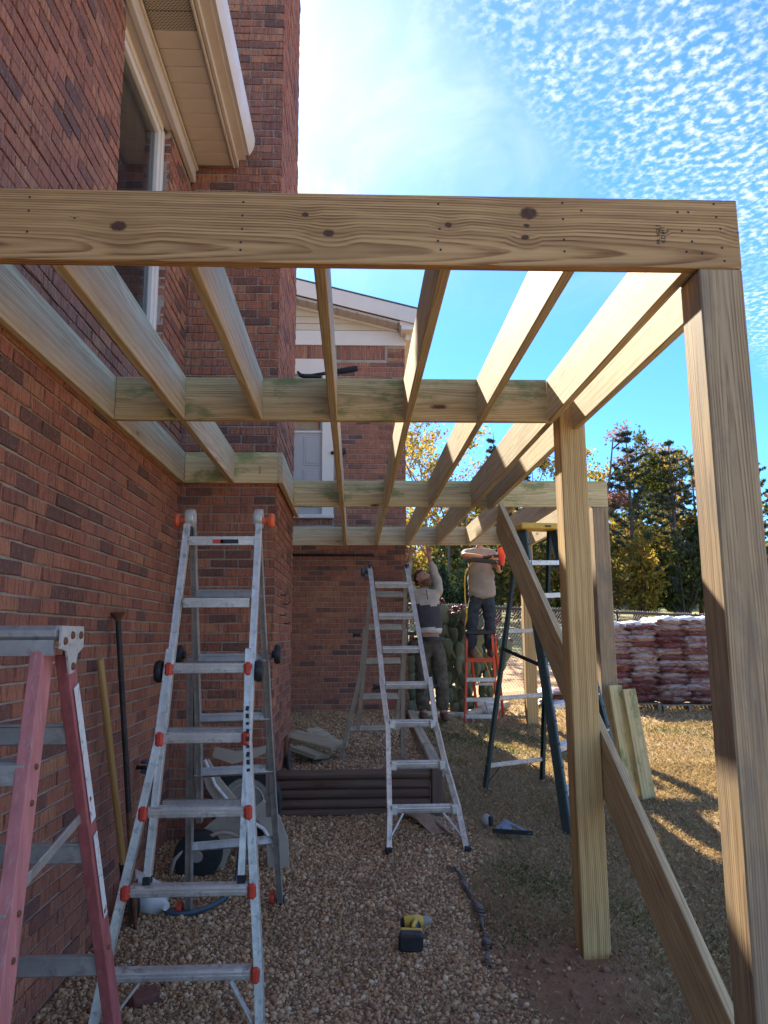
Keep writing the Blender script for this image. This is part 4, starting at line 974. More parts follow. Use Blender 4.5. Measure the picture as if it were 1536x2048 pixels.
# ------------------------------------------------------------------ hose cart, hose, tap
def hose_cart():
    H = thing('hose_cart', 'beige plastic hose reel cart with a big black wheel behind the left ladder', 'hose cart', (-.72, 5.2, .12))
    wc = Vector((-.715, 5.33, .505))
    b = MB(); b.lathe([(.165, -.045), (.225, -.05), (.238, -.02), (.238, .02), (.225, .05), (.165, .045)], wc, (0, 1, 0), 36); W = b.obj('wheel', M['rubber'], H, 40)
    b = MB(); b.lathe([(0, -.045), (.03, -.045), (.035, -.03), (.10, -.022), (.125, -.035), (.160, -.042), (.168, -.030), (.168, .03), (0, .03)], wc, (0, 1, 0), 30); b.obj('hub', M['grey_hub'], W, 40)
    rp = MB(); rp.lathe([(.118, -.046), (.124, -.052), (.130, -.046)], wc, (0, 1, 0), 30); rp.obj('hub_ring', M['beige_plastic'], W, True)
    # crossed side legs
    def leg(pts, ws, y, name='side_frame', t=.035):
        n = len(pts); Lf, Rt = [], []
        for i, p in enumerate(pts):
            a = pts[max(i - 1, 0)]; c = pts[min(i + 1, n - 1)]; d = Vector((c[0] - a[0], c[1] - a[1], 0)).normalized(); nn = Vector((-d.y, d.x, 0))
            Lf.append((p[0] + nn.x * ws[i], p[1] + nn.y * ws[i])); Rt.append((p[0] - nn.x * ws[i], p[1] - nn.y * ws[i]))
        q = MB()
        for i in range(n - 1): q.prism([Rt[i], Rt[i + 1], Lf[i + 1], Lf[i]], (0, y, 0), (1, 0, 0), (0, 0, 1), t)
        return q.obj(name, M['beige_plastic'], H)
    leg([(-.965, .80), (-.90, .66), (-.80, .53), (-.70, .46)], [.03, .05, .06, .05], 5.16)
    leg([(-.93, .22), (-.84, .36), (-.76, .44), (-.70, .47)], [.13, .10, .08, .07], 5.13)
    leg([(-.62, .52), (-.53, .42), (-.49, .30), (-.475, .12)], [.05, .06, .07, .065], 5.18)
    leg([(-.93, .84), (-.80, .80), (-.68, .82), (-.56, .86)], [.03, .04, .03, .02], 5.30, 'handle')
    for pts in ([(-.955, 5.10, .815), (-.885, 5.10, .66), (-.79, 5.10, .55), (-.68, 5.10, .455), (-.575, 5.12, .385), (-.50, 5.13, .27), (-.475, 5.13, .18)],):
        q = MB(); q.tube(pts, .012, 8); q.obj('rim_moulding', M['white_plastic'], H, True)
    ar = [(-.99 + .36 * (k / 8), 5.02, .30 + .09 * math.sin(math.pi * k / 8)) for k in range(9)]
    q = MB(); q.tube(ar, .012, 8); q.obj('rim_moulding', M['beige_plastic'], H, True)
    b = MB(); dc = Vector((-.965, 5.03, .255)); b.lathe([(0, -.03), (.13, -.03), (.145, -.02), (.145, .06), (.05, .07), (.05, .22), (0, .22)], dc, (0, 1, 0), 30); D = b.obj('reel_drum', M['rubber'], H, 40)
    b = MB(); b.lathe([(0, -.045), (.03, -.043), (.037, -.03), (.037, 0)], dc, (0, 1, 0), 18); b.obj('drum_cap', M['grey_hub'], D, 40)
    q = MB(); q.tube([(-1.13, 5.0, .12), (-1.10, 5.0, .24), (-1.02, 5.02, .33)], .012, 8); q.obj('crank', M['beige_plastic'], H, True)
hose_cart()
def spline(pts, n=8):
    P = [Vector(p) for p in pts]; out = []
    for i in range(len(P) - 1):
        a, b, c, d = P[max(i - 1, 0)], P[i], P[i + 1], P[min(i + 2, len(P) - 1)]
        for k in range(n):
            t = k / n; out.append(.5 * ((2 * b) + (c - a) * t + (2 * a - 5 * b + 4 * c - d) * t * t + (3 * b - a - 3 * c + d) * t ** 3))
    return out + [P[-1]]
b = MB(); b.tube(spline([(-1.275, 4.80, .80), (-1.235, 4.80, .78), (-1.21, 4.79, .66), (-1.20, 4.76, .45), (-1.20, 4.72, .25), (-1.17, 4.66, .125), (-1.05, 4.52, .105), (-.90, 4.50, .10), (-.76, 4.64, .11), (-.70, 4.82, .16), (-.695, 4.95, .32), (-.69, 5.02, .50), (-.70, 5.08, .60)]), .014, 10)
tag(b.obj('garden_hose', M['blue_hose'], None, True), 'dark blue garden hose looping from the wall tap to the hose cart', 'hose')
T = thing('wall_tap', 'small blue handled tap on the brick wall beside the left ladder', 'tap', (-1.30, 4.80, .78))
b = MB(); b.tube([(-1.306, 4.80, .82), (-1.25, 4.80, .82), (-1.235, 4.80, .79)], .012, 10); b.obj('spout', M['steel'], T, True)
b = MB(); b.lathe([(0, 0), (.028, 0), (.03, .012), (.02, .02), (0, .02)], (-1.25, 4.80, .845), (0, 0, 1), 12); b.obj('handle', M['blue_hose'], T, 40)
b = MB(); b.tube([(-1.235, 4.80, .80), (-1.19, 4.82, .80), (-1.15, 4.83, .79)], [.02, .026, .02], 10); b.obj('timer', M['blue_hose'], T, True)

b = MB(); b.box((-.905, 3.60, .055), (.135, .075, .07), Matrix.Rotation(.7, 3, 'Z') @ Matrix.Rotation(.25, 3, 'X'), .012); r_ = random.Random(5)
b.v = [Vector(v) + Vector((r_.uniform(-.008, .008), r_.uniform(-.008, .008), r_.uniform(-.008, .008))) for v in b.v]
tag(b.obj('broken_brick', plain('brick_lump', (.16, .06, .045), .9, 0, .3, 20, .6)), 'dark red broken brick lying on the gravel by the red step ladder', 'brick piece')

# ------------------------------------------------------------------ raised bed edging
M['log'] = wood('creosoted_log', (.15, .090, .066), (.08, .046, .034), knot_density=.25, ring=.010, rough=.8, weather=.2)
M['grey_timber'] = wood('grey_timber', (.50, .42, .30), (.28, .21, .14), knot_density=.35, ring=.011, weather=.3)
RW = thing('log_retaining_wall', 'low wall of five dark brown round logs holding the gravel bed', 'retaining wall', (0, 6.1, .22))
for k in range(5):
    b = MB(); L2 = 1.165; r = .036
    b.tube([(-L2 / 2, 0, 0), (-L2 / 2 + .01, 0, 0), (0, .002, .001), (L2 / 2 - .01, 0, 0), (L2 / 2, 0, 0)], [r * .9, r, r * 1.02, r, r * .9], 14)
    b.obj('log', M['log'], RW, 50, m=Matrix.Translation((.0, 6.085 + .004 * (k % 2), .262 + k * .0705)))
b = MB(); b.box((0, 0, 0), (.47, .085, .085), ch=.008); b.obj('corner_post', M['log'], RW, m=Matrix.Translation((.635, 6.075, .40)) @ Matrix.Rotation(R(90), 4, 'Y'))
for k, (y0, y1, z, x0, x1) in enumerate(((6.14, 7.35, .535, .655, .685), (7.40, 8.9, .565, .675, .700), (8.92, 9.85, .61, .70, .72))):
    bb = board('edging_timber', (x0, y0, z), (x1, y1, z + .02), .095, .075, M['grey_timber'], None, side=(0, 0, 1), ch=.010)
    tag(bb, ['short split grey timber at the front right edge of the gravel bed', 'longer grey timber edging the middle of the gravel bed', 'grey timber at the wall end of the gravel bed edging'][k], 'timber')

# off-cuts on the bed
def offcut(c, l, w, t, rz, rx, ry, label):
    m = Matrix.Translation(c) @ Matrix.Rotation(rz, 4, 'Z') @ Matrix.Rotation(ry, 4, 'Y') @ Matrix.Rotation(rx, 4, 'X')
    b = MB(); b.box((0, 0, 0), (l, w, t), ch=.003); tag(b.obj('board_offcut', M['scrap'], None, m=m), label, 'board', 'board off-cuts on the gravel bed')
offcut((-.365, 7.20, .655), .62, .235, .038, R(-38), .10, .10, 'biggest board off-cut lying tilted on top of the pile by the chimney')
offcut((-.335, 7.85, .615), .26, .235, .038, R(60), .45, .0, 'square board off-cut with a knot leaning at the back of the pile')
offcut((-.395, 6.95, .585), .28, .235, .038, R(-30), -.10, .22, 'board off-cut lying underneath at the front of the pile')
b = MB(); b.tube(spline([(-.57, 6.75, .62), (-.55, 6.62, .56), (-.53, 6.50, .50)]), .022, 10); tag(b.obj('drain_pipe', M['steel'], None, True), 'short dark pipe end beside the chimney foot', 'pipe')
b = MB(); b.box((-.575, 6.75, .60), (.02, .16, .30), ch=.004); tag(b.obj('crawl_vent', M['rust'], None), 'rusty small metal plate at the foot of the chimney side', 'metal plate')

# ------------------------------------------------------------------ small things on the ground
def sheet(name, outline, zfun, mat, label, cat, thick=.006, n=10, fold=None):
    """draped sheet over a quad outline (4 corners)"""
    a, b2, c, d = [Vector((p[0], p[1], 0)) for p in outline]; V = []; F = []
    for i in range(n + 1):
        for j in range(n + 1):
            u, v = i / n, j / n; p = a * (1 - u) * (1 - v) + b2 * u * (1 - v) + c * u * v + d * (1 - u) * v
            p += Vector((.012 * math.sin(7 * v + 3 * u), .012 * math.sin(6 * u + 1), 0)); V.append((p.x, p.y, zfun(p.x, p.y, u, v)))
    m = len(V); V += [(x, y, z - thick) for x, y, z in V]
    idx = lambda i, j: i * (n + 1) + j
    for i in range(n):
        for j in range(n):
            q = (idx(i, j), idx(i + 1, j), idx(i + 1, j + 1), idx(i, j + 1)); F.append(q); F.append(tuple(k + m for k in q[::-1]))
    edge = [idx(i, 0) for i in range(n + 1)] + [idx(n, j) for j in range(1, n + 1)] + [idx(i, n) for i in range(n - 1, -1, -1)] + [idx(0, j) for j in range(n - 1, 0, -1)]
    for k in range(len(edge)): p, q = edge[k], edge[(k + 1) % len(edge)]; F.append((q, p, p + m, q + m))
    o = MB().add(V, F).obj(name, mat, None, True); return tag(o, label, cat)
M['cloth'] = plain('brown_felt', (.28, .175, .115), .95, 0, .25, 14, .4)
sheet('felt_sheet', [(.34, 5.98), (.54, 5.60), (.68, 5.63), (.53, 6.0)], lambda x, y, u, v: ghs(x, y) + .035 + .02 * math.sin(4 * u + 2 * v), M['cloth'], 'folded brown felt sheet lying under the centre ladder, its corner lifted', 'felt sheet')
sheet('felt_sheet', [(.50, 6.02), (.66, 5.58), (.78, 5.62), (.72, 6.0)], lambda x, y, u, v: ghs(x, y) + .018 + .012 * math.sin(6 * v + u), M['cloth'], 'flat brown felt sheet under the right foot of the centre ladder', 'felt sheet')
M['edging'] = plain('grey_edging', (.13, .11, .095), .9, 0, .3, 18, .3, dirt=(.16, .08, .05), dirt_amt=.7)
ev = MB(); ep = spline([(.60, 5.10, 0), (.655, 5.02, 0), (.665, 4.80, 0), (.70, 4.55, 0), (.685, 4.30, 0), (.67, 4.10, 0), (.625, 3.88, 0)], 10)
for i in range(len(ep) - 1):
    for (s0, s1) in ((0, 1),):
        a, c = ep[i], ep[i + 1]; za, zc = ghs(a.x, a.y), ghs(c.x, c.y); h = .030 + .010 * math.sin(i * .7); w = .016 + .010 * math.sin(i * .43 + 1)
        vs = [(a.x - w, a.y, za - .02), (a.x - w * .6, a.y, za + h), (a.x + w, a.y, za + h * .8), (a.x + w * 1.2, a.y, za - .02)]
        vs += [(c.x - w, c.y, zc - .02), (c.x - w * .6, c.y, zc + h), (c.x + w, c.y, zc + h * .8), (c.x + w * 1.2, c.y, zc - .02)]
        ev.add(vs, [(0, 1, 5, 4), (1, 2, 6, 5), (2, 3, 7, 6)])
tag(ev.obj('landscape_edging', M['edging'], None, True), 'torn grey strip of landscape edging sticking out between gravel and soil', 'edging')

def impact_driver():
    D = thing('cordless_driver', 'yellow and black cordless driver lying on the gravel', 'power tool', (.31, 4.2, .04))
    yl = plain('tool_yellow', (.62, .40, .06), .45, 0, .12, 20, .05); Rz = Matrix.Rotation(-.12, 3, 'Z'); o = Vector((.285, 4.08, ghs(.285, 4.08)))
    def P(x, y, z): return o + Rz @ Vector((x, y, z))
    b = MB(); b.box(P(0, 0, .048), (.118, .085, .080), Rz, .010); BT = b.obj('battery', M['black'], D)
    for s in (-1, 1): MB().box(P(s * .0595, 0, .05), (.003, .055, .05), Rz).obj('battery_grip', M['rubber'], BT)
    b = MB(); b.box(P(0, .052, .055), (.112, .022, .072), Rz, .008); b.obj('battery_shoe', yl, D)
    b = MB(); b.tube([P(.004, .06, .062), P(.008, .11, .066), P(.014, .17, .070)], [.026, .021, .027], 12); b.obj('handle', M['black'], D, 50)
    b = MB(); b.tube([P(.006, .075, .083), P(.010, .12, .085), P(.016, .16, .090)], [.010, .012, .016], 8); b.obj('handle_inlay', yl, D, True)
    b = MB(); b.tube([P(-.045, .185, .070), P(-.03, .188, .071), P(.03, .20, .072), P(.055, .205, .072)], [.026, .034, .033, .024], 14); b.obj('motor_housing', yl, D, 50)
    b = MB(); b.tube([P(.055, .205, .072), P(.075, .209, .072), P(.10, .214, .072)], [.026, .022, .011], 14); b.obj('nose', M['grey_hub'], D, 50)
    b = MB(); b.tube([P(-.062, .182, .070), P(-.044, .185, .070)], [.020, .027], 12); b.obj('end_cap', M['black'], D, 50)
    b = MB(); b.box(P(.034, .165, .066), (.018, .03, .02), Rz, .004); b.obj('trigger', M['black'], D)
impact_driver()

M['blue_alu'] = plain('blue_grey_aluminium', (.10, .13, .175), .4, .5, .15, 12, .05)
def speed_square():
    S = thing('speed_square', 'blue grey triangular carpenter square lying flat on the lawn', 'speed square', (1.1, 5.65, .2))
    z = ghs(1.1, 5.65) + .050; A, B, C = Vector((.975, 5.60, z)), Vector((1.12, 5.86, z + .012)), Vector((1.24, 5.51, z))
    b = MB()
    def strip(p, q, w):
        d = (q - p).normalized(); ctr = (A + B + C) / 3; n = (ctr - (p + q) / 2); n = (n - d * n.dot(d)).normalized(); b.bar(p + n * w / 2, q + n * w / 2, w, .005, (0, 0, 1))
    strip(A, B, .030); strip(B, C, .036); strip(A, C, .05)
    m0 = lerp(A, C, .36); b.bar(lerp(B, m0, .22), lerp(B, m0, .92), .07, .0045, (0, 0, 1)); b.obj('blade', M['blue_alu'], S)
    MB().bar(A, C, .012, .030, (0, 0, 1), .002).obj('fence_lip', M['black'], S)
speed_square()
def tape_measure():
    S = thing('tape_measure', 'small grey tape measure lying on the grass by the carpenter square', 'tape measure', (.98, 5.80, .2))
    z = ghs(.98, 5.8) + .012; b = MB(); b.lathe([(0, -.024), (.036, -.024), (.041, -.018), (.041, .018), (.036, .024), (0, .024)], (.965, 5.80, z + .048), (.85, -.5, 0), 20); b.obj('case', M['grey_hub'], S, 40)
    b = MB(); b.box((.995, 5.785, z + .045), (.028, .045, .07), Matrix.Rotation(-.5, 3, 'Z'), .008); b.obj('grip', M['black'], S)
tape_measure()
HM = thing('hammer', 'black handled claw hammer lying on the middle beam', 'hammer', (-.15, 3.96, ZT))
b = MB(); b.tube([(-.235, 3.945, ZT + .018), (-.17, 3.95, ZT + .030), (-.10, 3.955, ZT + .042)], [.008, .009, .011], 10); b.obj('shaft', M['steel'], HM, True)
b = MB(); b.tube([(-.105, 3.955, ZT + .041), (-.06, 3.957, ZT + .05), (-.0, 3.96, ZT + .062), (.018, 3.961, ZT + .065)], [.013, .017, .0175, .0150], 12); b.obj('grip', M['rubber'], HM, 50)
b = MB(); b.tube([(-.305, 3.945, ZT + .040), (-.29, 3.945, ZT + .020), (-.262, 3.945, ZT + .012), (-.225, 3.945, ZT + .014), (-.19, 3.947, ZT + .012), (-.175, 3.947, ZT + .010)], [.006, .011, .014, .013, .010, .015], 10); b.obj('head', M['steel'], HM, 50)

# black conduit on the wing wall and hooks on the chimney side
b = MB(); b.tube([(-.95, 9.855, 2.632), (.235, 9.855, 2.632), (.255, 9.87, 2.625)], .018, 10); tag(b.obj('wall_pipe', M['black'], None, True), 'thin black pipe fixed along the wing wall just under the far beam', 'pipe')
hk = []
for i, (y, z) in enumerate(((6.15, 1.92), (6.42, 1.86), (6.15, 1.76), (6.5, 1.70))):
    b = MB(); b.tube([(CHX - .005, y, z), (CHX + .035, y, z - .004), (CHX + .05, y, z + .012)], .005, 6); tag(b.obj('wall_hook', M['steel'], None, True), ['upper left hook of the four on the chimney side', 'upper right hook of the four on the chimney side', 'lower left hook of the four on the chimney side', 'lower right hook of the four on the chimney side'][i], 'hook', 'small hooks on the chimney side')

# boards leaning on the far post
for i, (x, y, zt, tilt) in enumerate(((2.235, 6.60, 1.16, .05), (2.335, 6.55, 1.13, .07))):
    g0 = ghs(x + .06, y - .12); bb = board('leaning_board', (x + .06, y - .16, g0 + .0), (x, y, zt), .125, .036, M['beam_green'], None, side=(.25, -1, 0))
    tag(bb, ['greenish board leaning on the far right post, the left and higher of two', 'short pale board with a knot leaning right of another board at the post'][i], 'board', 'boards leaning on the far post')
# ------------------------------------------------------------------ pallets of bagged stone
M['pallet'] = wood('pallet_wood', (.33, .26, .18), (.19, .13, .08), knot_density=.3, weather=.4)
def bag_material(name, cols):
    t = NT(name); c = t.coord(); rn = t.rnd(); off = t.nd('ShaderNodeCombineXYZ'); t.put(off.inputs[0], t.math('MULTIPLY', rn, 19.0)); q = t.vec('ADD', c, off.outputs[0]).outputs[0]
    k = t.ramp(t.noise(t.mapping(q, (4, 4, 9)), 1.0, 3, .5, .4), [(.30, cols[0]), (.45, cols[1]), (.52, cols[2]), (.60, cols[1]), (.68, cols[3])])
    cr = t.noise(t.mapping(q, (14, 14, 26)), 1.0, 4, .6, 1.2); k = t.mix(t.smooth(cr, .54, .66, 0, .45), k, (.52, .47, .44))
    t.bump(cr, .9, .02); return t.base(k, .38, 0, .5)
M['bag_red'] = bag_material('stone_bag_red', [(.15, .03, .03), (.22, .085, .065), (.085, .016, .02), (.28, .18, .14)])
M['bag_pale'] = bag_material('stone_bag_pale', [(.32, .22, .19), (.44, .37, .33), (.22, .07, .06), (.29, .17, .145)])
def bag_mesh(seed, mat, l=.465, w=.36, h=.118):
    r = random.Random(seed); nx, ny = 12, 8; V = []; F = []
    ph = [r.uniform(0, 6.28) for _ in range(6)]
    for sgn in (1, -1):
        for i in range(nx + 1):
            for j in range(ny + 1):
                u, v = i / nx * 2 - 1, j / ny * 2 - 1
                e = max(0, (1 - abs(u) ** 3.2)) ** .55 * max(0, (1 - abs(v) ** 3.0)) ** .5
                sag = .10 * math.sin(5 * u + ph[0]) + .09 * math.sin(6 * v + ph[1]) + .06 * math.sin(11 * u + 7 * v + ph[2])
                z = sgn * h / 2 * e * (1 + (sag if sgn > 0 else sag * .5)) + .006 * math.sin(3 * u + ph[3])
                V.append((u * l / 2 * (1 + .02 * math.sin(4 * v + ph[4])), v * w / 2 * (1 + .03 * math.sin(5 * u + ph[5])), z + h / 2))
    m = (nx + 1) * (ny + 1); idx = lambda i, j: i * (ny + 1) + j
    for i in range(nx):
        for j in range(ny):
            q = (idx(i, j), idx(i + 1, j), idx(i + 1, j + 1), idx(i, j + 1)); F.append(q); F.append(tuple(k + m for k in q[::-1]))
    return npmesh('bag', np.array(V), np.array(F), mat, True)
ORD = ['', 'second lowest', 'third lowest', 'fourth lowest', 'fifth lowest', 'sixth lowest', 'seventh lowest', 'eighth lowest', 'ninth lowest', 'tenth lowest', 'eleventh lowest', 'twelfth lowest', 'thirteenth lowest', '']
BAGS = [bag_mesh(k, M['bag_red' if k % 2 else 'bag_pale']) for k in range(9)]
def pallet_stack(x0, y0, rz, cols, rows, side):
    g0 = ghs(x0 + .4, y0); Rz = Matrix.Translation((x0, y0, g0)) @ Matrix.Rotation(rz, 4, 'Z'); W = cols * .405
    P = thing('wooden_pallet', 'grey wooden pallet under the %s stack of stone bags' % side, 'pallet', (x0, y0, g0))
    for k in range(3):
        b = MB(); b.box((0, 0, 0), (.95, .05, .085)); b.obj('runner', M['pallet'], P, m=Rz @ Matrix.Translation((.04 + k * (W - .08) / 2, .45, .045)) @ Matrix.Rotation(R(90), 4, 'Z'))
    for k in range(6):
        b = MB(); b.box((0, 0, 0), (W, .10, .020)); b.obj('plank', M['pallet'], P, m=Rz @ Matrix.Translation((W / 2, .05 + k * .16, .098)))
    for r_ in range(rows):
        for c in range(cols):
            for d in range(2 if r_ == rows - 1 else 1):
                k = RNG.integers(0, 9); o = bpy.data.objects.new('stone_bag', BAGS[k])
                jx, jy = RNG.uniform(-.018, .018), RNG.uniform(-.02, .02); off = .05 * ((r_ % 2) - .5)
                m = Rz @ Matrix.Translation((.205 + c * .40 + jx + off, .17 + jy + d * .33, .112 + r_ * .0865)) @ Matrix.Rotation(RNG.uniform(-.05, .05), 4, 'Z') @ Matrix.Rotation(RNG.uniform(-.04, .04), 4, 'Y') @ Matrix.Scale(RNG.uniform(.97, 1.04), 4)
                link(o, None, m)
                tag(o, '%s stone bag in the %s row, %s column, %s pallet stack%s' % ('grey' if k % 2 == 0 else 'dark red', 'top' if r_ == rows - 1 else ('bottom' if r_ == 0 else ORD[r_]), ('left', 'right')[c], side, ', behind' if d else ''), 'bag', 'stone bags in the %s stack' % side)
pallet_stack(4.465, 11.17, -.05, 2, 14, 'right')
pallet_stack(3.665, 11.22, -.04, 2, 13, 'left')
for (x0, y0, z0, side) in ((4.465, 11.17, .112 + 14 * .0865 + .045, 'right'), (3.665, 11.24, .112 + 13 * .0865 + .045, 'left')):  # white sheets added to stand in for sun on the stack tops
    n = 16; V = []; Fq = []
    for i in range(n + 1):
        for j in range(n + 1):
            u, v = i / n, j / n; e = min(u, 1 - u, v, 1 - v)
            V.append((x0 + .0 + u * .84, y0 - .02 + v * .78 - u * .03, ghs(x0 + .4, y0) + z0 - .05 * max(0, .08 - e) / .08 + .018 * math.sin(17 * u + 9 * v) * math.sin(13 * v + 3) + .01 * math.sin(31 * u)))
    for i in range(n):
        for j in range(n): a_ = i * (n + 1) + j; Fq.append((a_, a_ + n + 1, a_ + n + 2, a_ + 1))
    o = bpy.data.objects.new('plastic_wrap', npmesh('plastic_wrap', np.array(V), np.array(Fq), M['white_plastic'], True)); link(o); o.modifiers.new('thick', 'SOLIDIFY').thickness = .004
    tag(o, 'crumpled white sheet added for the sunlit top of the %s pallet stack' % side, 'sunlit top sheet')
# pale bagged heap beyond the green ladder
for i, (x, y, k) in enumerate(((3.05, 12.1, 0), (3.20, 12.35, 3), (3.10, 12.2, 6))):
    o = bpy.data.objects.new('stone_bag', BAGS[k]); m = Matrix.Translation((x, y, ghs(x, y) + .085 * i)) @ Matrix.Rotation(.4 * i, 4, 'Z'); link(o, None, m)
    tag(o, ['bottom bag of the little heap beyond the green ladder', 'middle bag of the little heap beyond the green ladder', 'top bag of the little heap beyond the green ladder'][i], 'bag', 'bags in the little heap')

# ------------------------------------------------------------------ chain link fence
def fence():
    A, B = Vector((.2, 13.6, 0)), Vector((16.5, 23.5, 0)); d = (B - A); Ln = d.length; d.normalize(); H = 1.62
    top = lambda s: 2.20 - .013 * s; 
    F = thing('chain_link_fence', 'dark chain link fence with metal posts between the yard and the trees', 'fence', (A + B) / 2)
    pt = lambda s, h: A + d * s + Vector((0, 0, top(s) - H + h))
    b = MB(); b.tube([pt(s, H - .03) for s in np.linspace(0, Ln, 12)], .028, 8); b.obj('top_rail', M['black'], F, True)
    s = .9
    while s < Ln:
        b = MB(); b.tube([pt(s, -.5), pt(s, H + .02)], .028, 8); P_ = b.obj('fence_post', M['steel'], F, True); s += 2.9
    V = []; Fc = []; step = .082; n = 0; r = .0034
    def wire(s0, h0, s1, h1):
        nonlocal n
        a, c = pt(s0, h0), pt(s1, h1); x = (c - a).normalized(); u = x.cross(Vector((.3, -1, .1))).normalized(); w = x.cross(u)
        for p in (a, c):
            for k in range(3): V.append(tuple(p + (u * math.cos(2.094 * k) + w * math.sin(2.094 * k)) * r))
        for k in range(3): Fc.append((n + k, n + (k + 1) % 3, n + 3 + (k + 1) % 3, n + 3 + k))
        n += 6
    s = -H
    while s < Ln:
        for (a0, a1) in ((s, s + H), (s + H, s)):
            h0, h1 = 0.0, H + .03
            t0, t1 = 0.0, 1.0
            lo, hi = (a0, a1)
            if hi != lo:
                ta, tb = (0 - lo) / (hi - lo), (Ln - lo) / (hi - lo)
                if ta > tb: ta, tb = tb, ta
                t0, t1 = max(t0, ta), min(t1, tb)
            if t1 - t0 > .02: wire(lo + (hi - lo) * t0, h0 + (h1 - h0) * t0, lo + (hi - lo) * t1, h0 + (h1 - h0) * t1)
        s += step
    o = bpy.data.objects.new('wire_mesh', npmesh('wire_mesh', np.array(V), np.array(Fc), plain('fence_wire', (.16, .15, .14), .5, .5, .1, 4, 0))); link(o, F); tag(o, kind='stuff')
fence()
b = MB(); b.tube(spline([(2.42, 14.7, 1.35), (2.45, 14.72, 1.10), (2.35, 14.68, .85), (2.38, 14.68, .70), (2.55, 14.70, .66), (2.72, 14.74, .72), (2.74, 14.74, .86), (2.60, 14.72, 1.02), (2.46, 14.70, 1.25), (2.42, 14.7, 1.40)]), .011, 6)
tag(b.obj('extension_cord', plain('cord_yellow', (.22, .16, .05), .6), None, True), 'coiled cord hanging on the fence right of the orange step ladder', 'cord')

# ------------------------------------------------------------------ border log, prickly pear, bag
for i, (p0, p1) in enumerate((((.72, 9.72, .60), (1.42, 10.10, .555)), ((1.46, 10.25, .545), (2.35, 11.9, .54)))):
    b = MB(); L2 = (Vector(p1) - Vector(p0)).length; b.tube([(-L2 / 2, 0, 0), (-L2 / 2 + .02, 0, 0), (-L2 / 6, .01, .005), (L2 / 5, -.008, 0), (L2 / 2, 0, 0)], [.05, .062, .06, .063, .055], 12)
    d = Vector(p1) - Vector(p0); m = frame(d).to_4x4(); m.translation = (Vector(p0) + Vector(p1)) / 2
    tag(b.obj('border_log', M['grey_timber'], None, 50, m=m), ['round pale log edging the plant bed beside the house corner', 'round log edging the plant bed behind the orange step ladder'][i], 'log')
def cactus_material():
    t = NT('cactus_skin'); c = t.coord(); n = t.math('FRACT', t.math('ADD', t.math('MULTIPLY', t.rnd(), 1.0), t.math('MULTIPLY', t.noise(t.pos(), 6, 3), .3))); k = t.mix(n, (.035, .062, .034), (.135, .165, .095)); v = t.nd('ShaderNodeTexVoronoi'); v.inputs['Scale'].default_value = 26; t.put(v.inputs['Vector'], t.pos())
    k = t.mix(t.math('SUBTRACT', 1.0, t.smooth(v.outputs['Distance'], .06, .2)), k, (.26, .27, .18)); k = t.mix(t.smooth(t.noise(t.pos(), 3, 4), .55, .7, 0, .5), k, (.20, .22, .15)); return t.base(k, .5, 0, .4)
M['cactus'] = cactus_material(); M['cactus_fruit'] = plain('cactus_fruit', (.16, .05, .06), .5)
def cactus(x, y, seed, label, hmax):
    g0 = ghs(x, y); C = thing('prickly_pear', label, 'cactus', (x, y, g0), 'prickly pear clumps'); r = random.Random(seed)
    def pad(p, up, nrm, l, w):
        up = Vector(up).normalized(); n = Vector(nrm); n = (n - up * n.dot(up)).normalized(); sd = up.cross(n); b = MB(); vs = []; fs = []; nu, nv = 12, 8
        for i in range(nv + 1):
            th = math.pi * i / nv
            for j in range(nu):
                a = 2 * math.pi * j / nu; yy = (1 - math.cos(th)) / 2; wd = math.sin(th) ** .75 * (.62 + .55 * yy)
                vs.append(Vector(p) + up * yy * l + sd * math.cos(a) * wd * w / 2 + n * math.sin(a) * wd * .028)
        for i in range(nv):
            for j in range(nu): fs.append((i * nu + j, i * nu + (j + 1) % nu, (i + 1) * nu + (j + 1) % nu, (i + 1) * nu + j))
        b.add(vs, fs); o = b.obj('pad', M['cactus'], C, True); return o, Vector(p) + up * l, sd, n
    def grow(p, up, depth):
        l = r.uniform(.19, .30); w = l * r.uniform(.62, .78); nrm = (r.uniform(-.9, .9), -1, r.uniform(-.3, .3))
        o, tip, sd, n = pad(p, up, nrm, l, w); upv = Vector(up).normalized()
        if tip.z - g0 > hmax or depth > 6:
            for k in range(r.randint(1, 3)):
                q = tip - upv * r.uniform(0, .05) + sd * r.uniform(-.08, .08); f = MB(); f.tube([q - upv * .015, q + upv * .02, q + upv * .06, q + upv * .07], [.010, .020, .022, .012], 8); f.obj('fruit', M['cactus_fruit'], o, True)
            return
        for k in range(r.choice((1, 1, 2))):
            grow(tip - upv * .03 + sd * r.uniform(-.09, .09), upv + sd * r.uniform(-.55, .55) + Vector((r.uniform(-.25, .25), r.uniform(-.15, .15), .35)), depth + 1)
    for k in range(7): grow(Vector((x + r.uniform(-.22, .22), y + r.uniform(-.15, .2), g0 - .05)), (r.uniform(-.4, .4), r.uniform(-.2, .2), 1), 0)
cactus(1.38, 10.95, 3, 'tall prickly pear cactus between the bearded man and the orange step ladder', 1.25)
cactus(1.72, 11.45, 8, 'prickly pear cactus clump directly behind the orange step ladder', .95)
cactus(.93, 10.75, 14, 'prickly pear cactus clump at the house corner behind the bearded man', .85)
b = MB(); b.lathe([(0, 0), (.12, .0), (.17, .05), (.16, .14), (.10, .20), (.03, .23), (0, .22)], (1.86, 10.95, ghs(1.86, 10.95)), (0, .1, 1), 14); r_ = random.Random(2)
b.v = [Vector(v) + Vector((r_.uniform(-.02, .02), r_.uniform(-.02, .02), r_.uniform(-.015, .015))) for v in b.v]
tag(b.obj('plastic_sack', M['white_plastic'], None, True), 'crumpled white plastic sack on the ground behind the orange step ladder', 'sack')

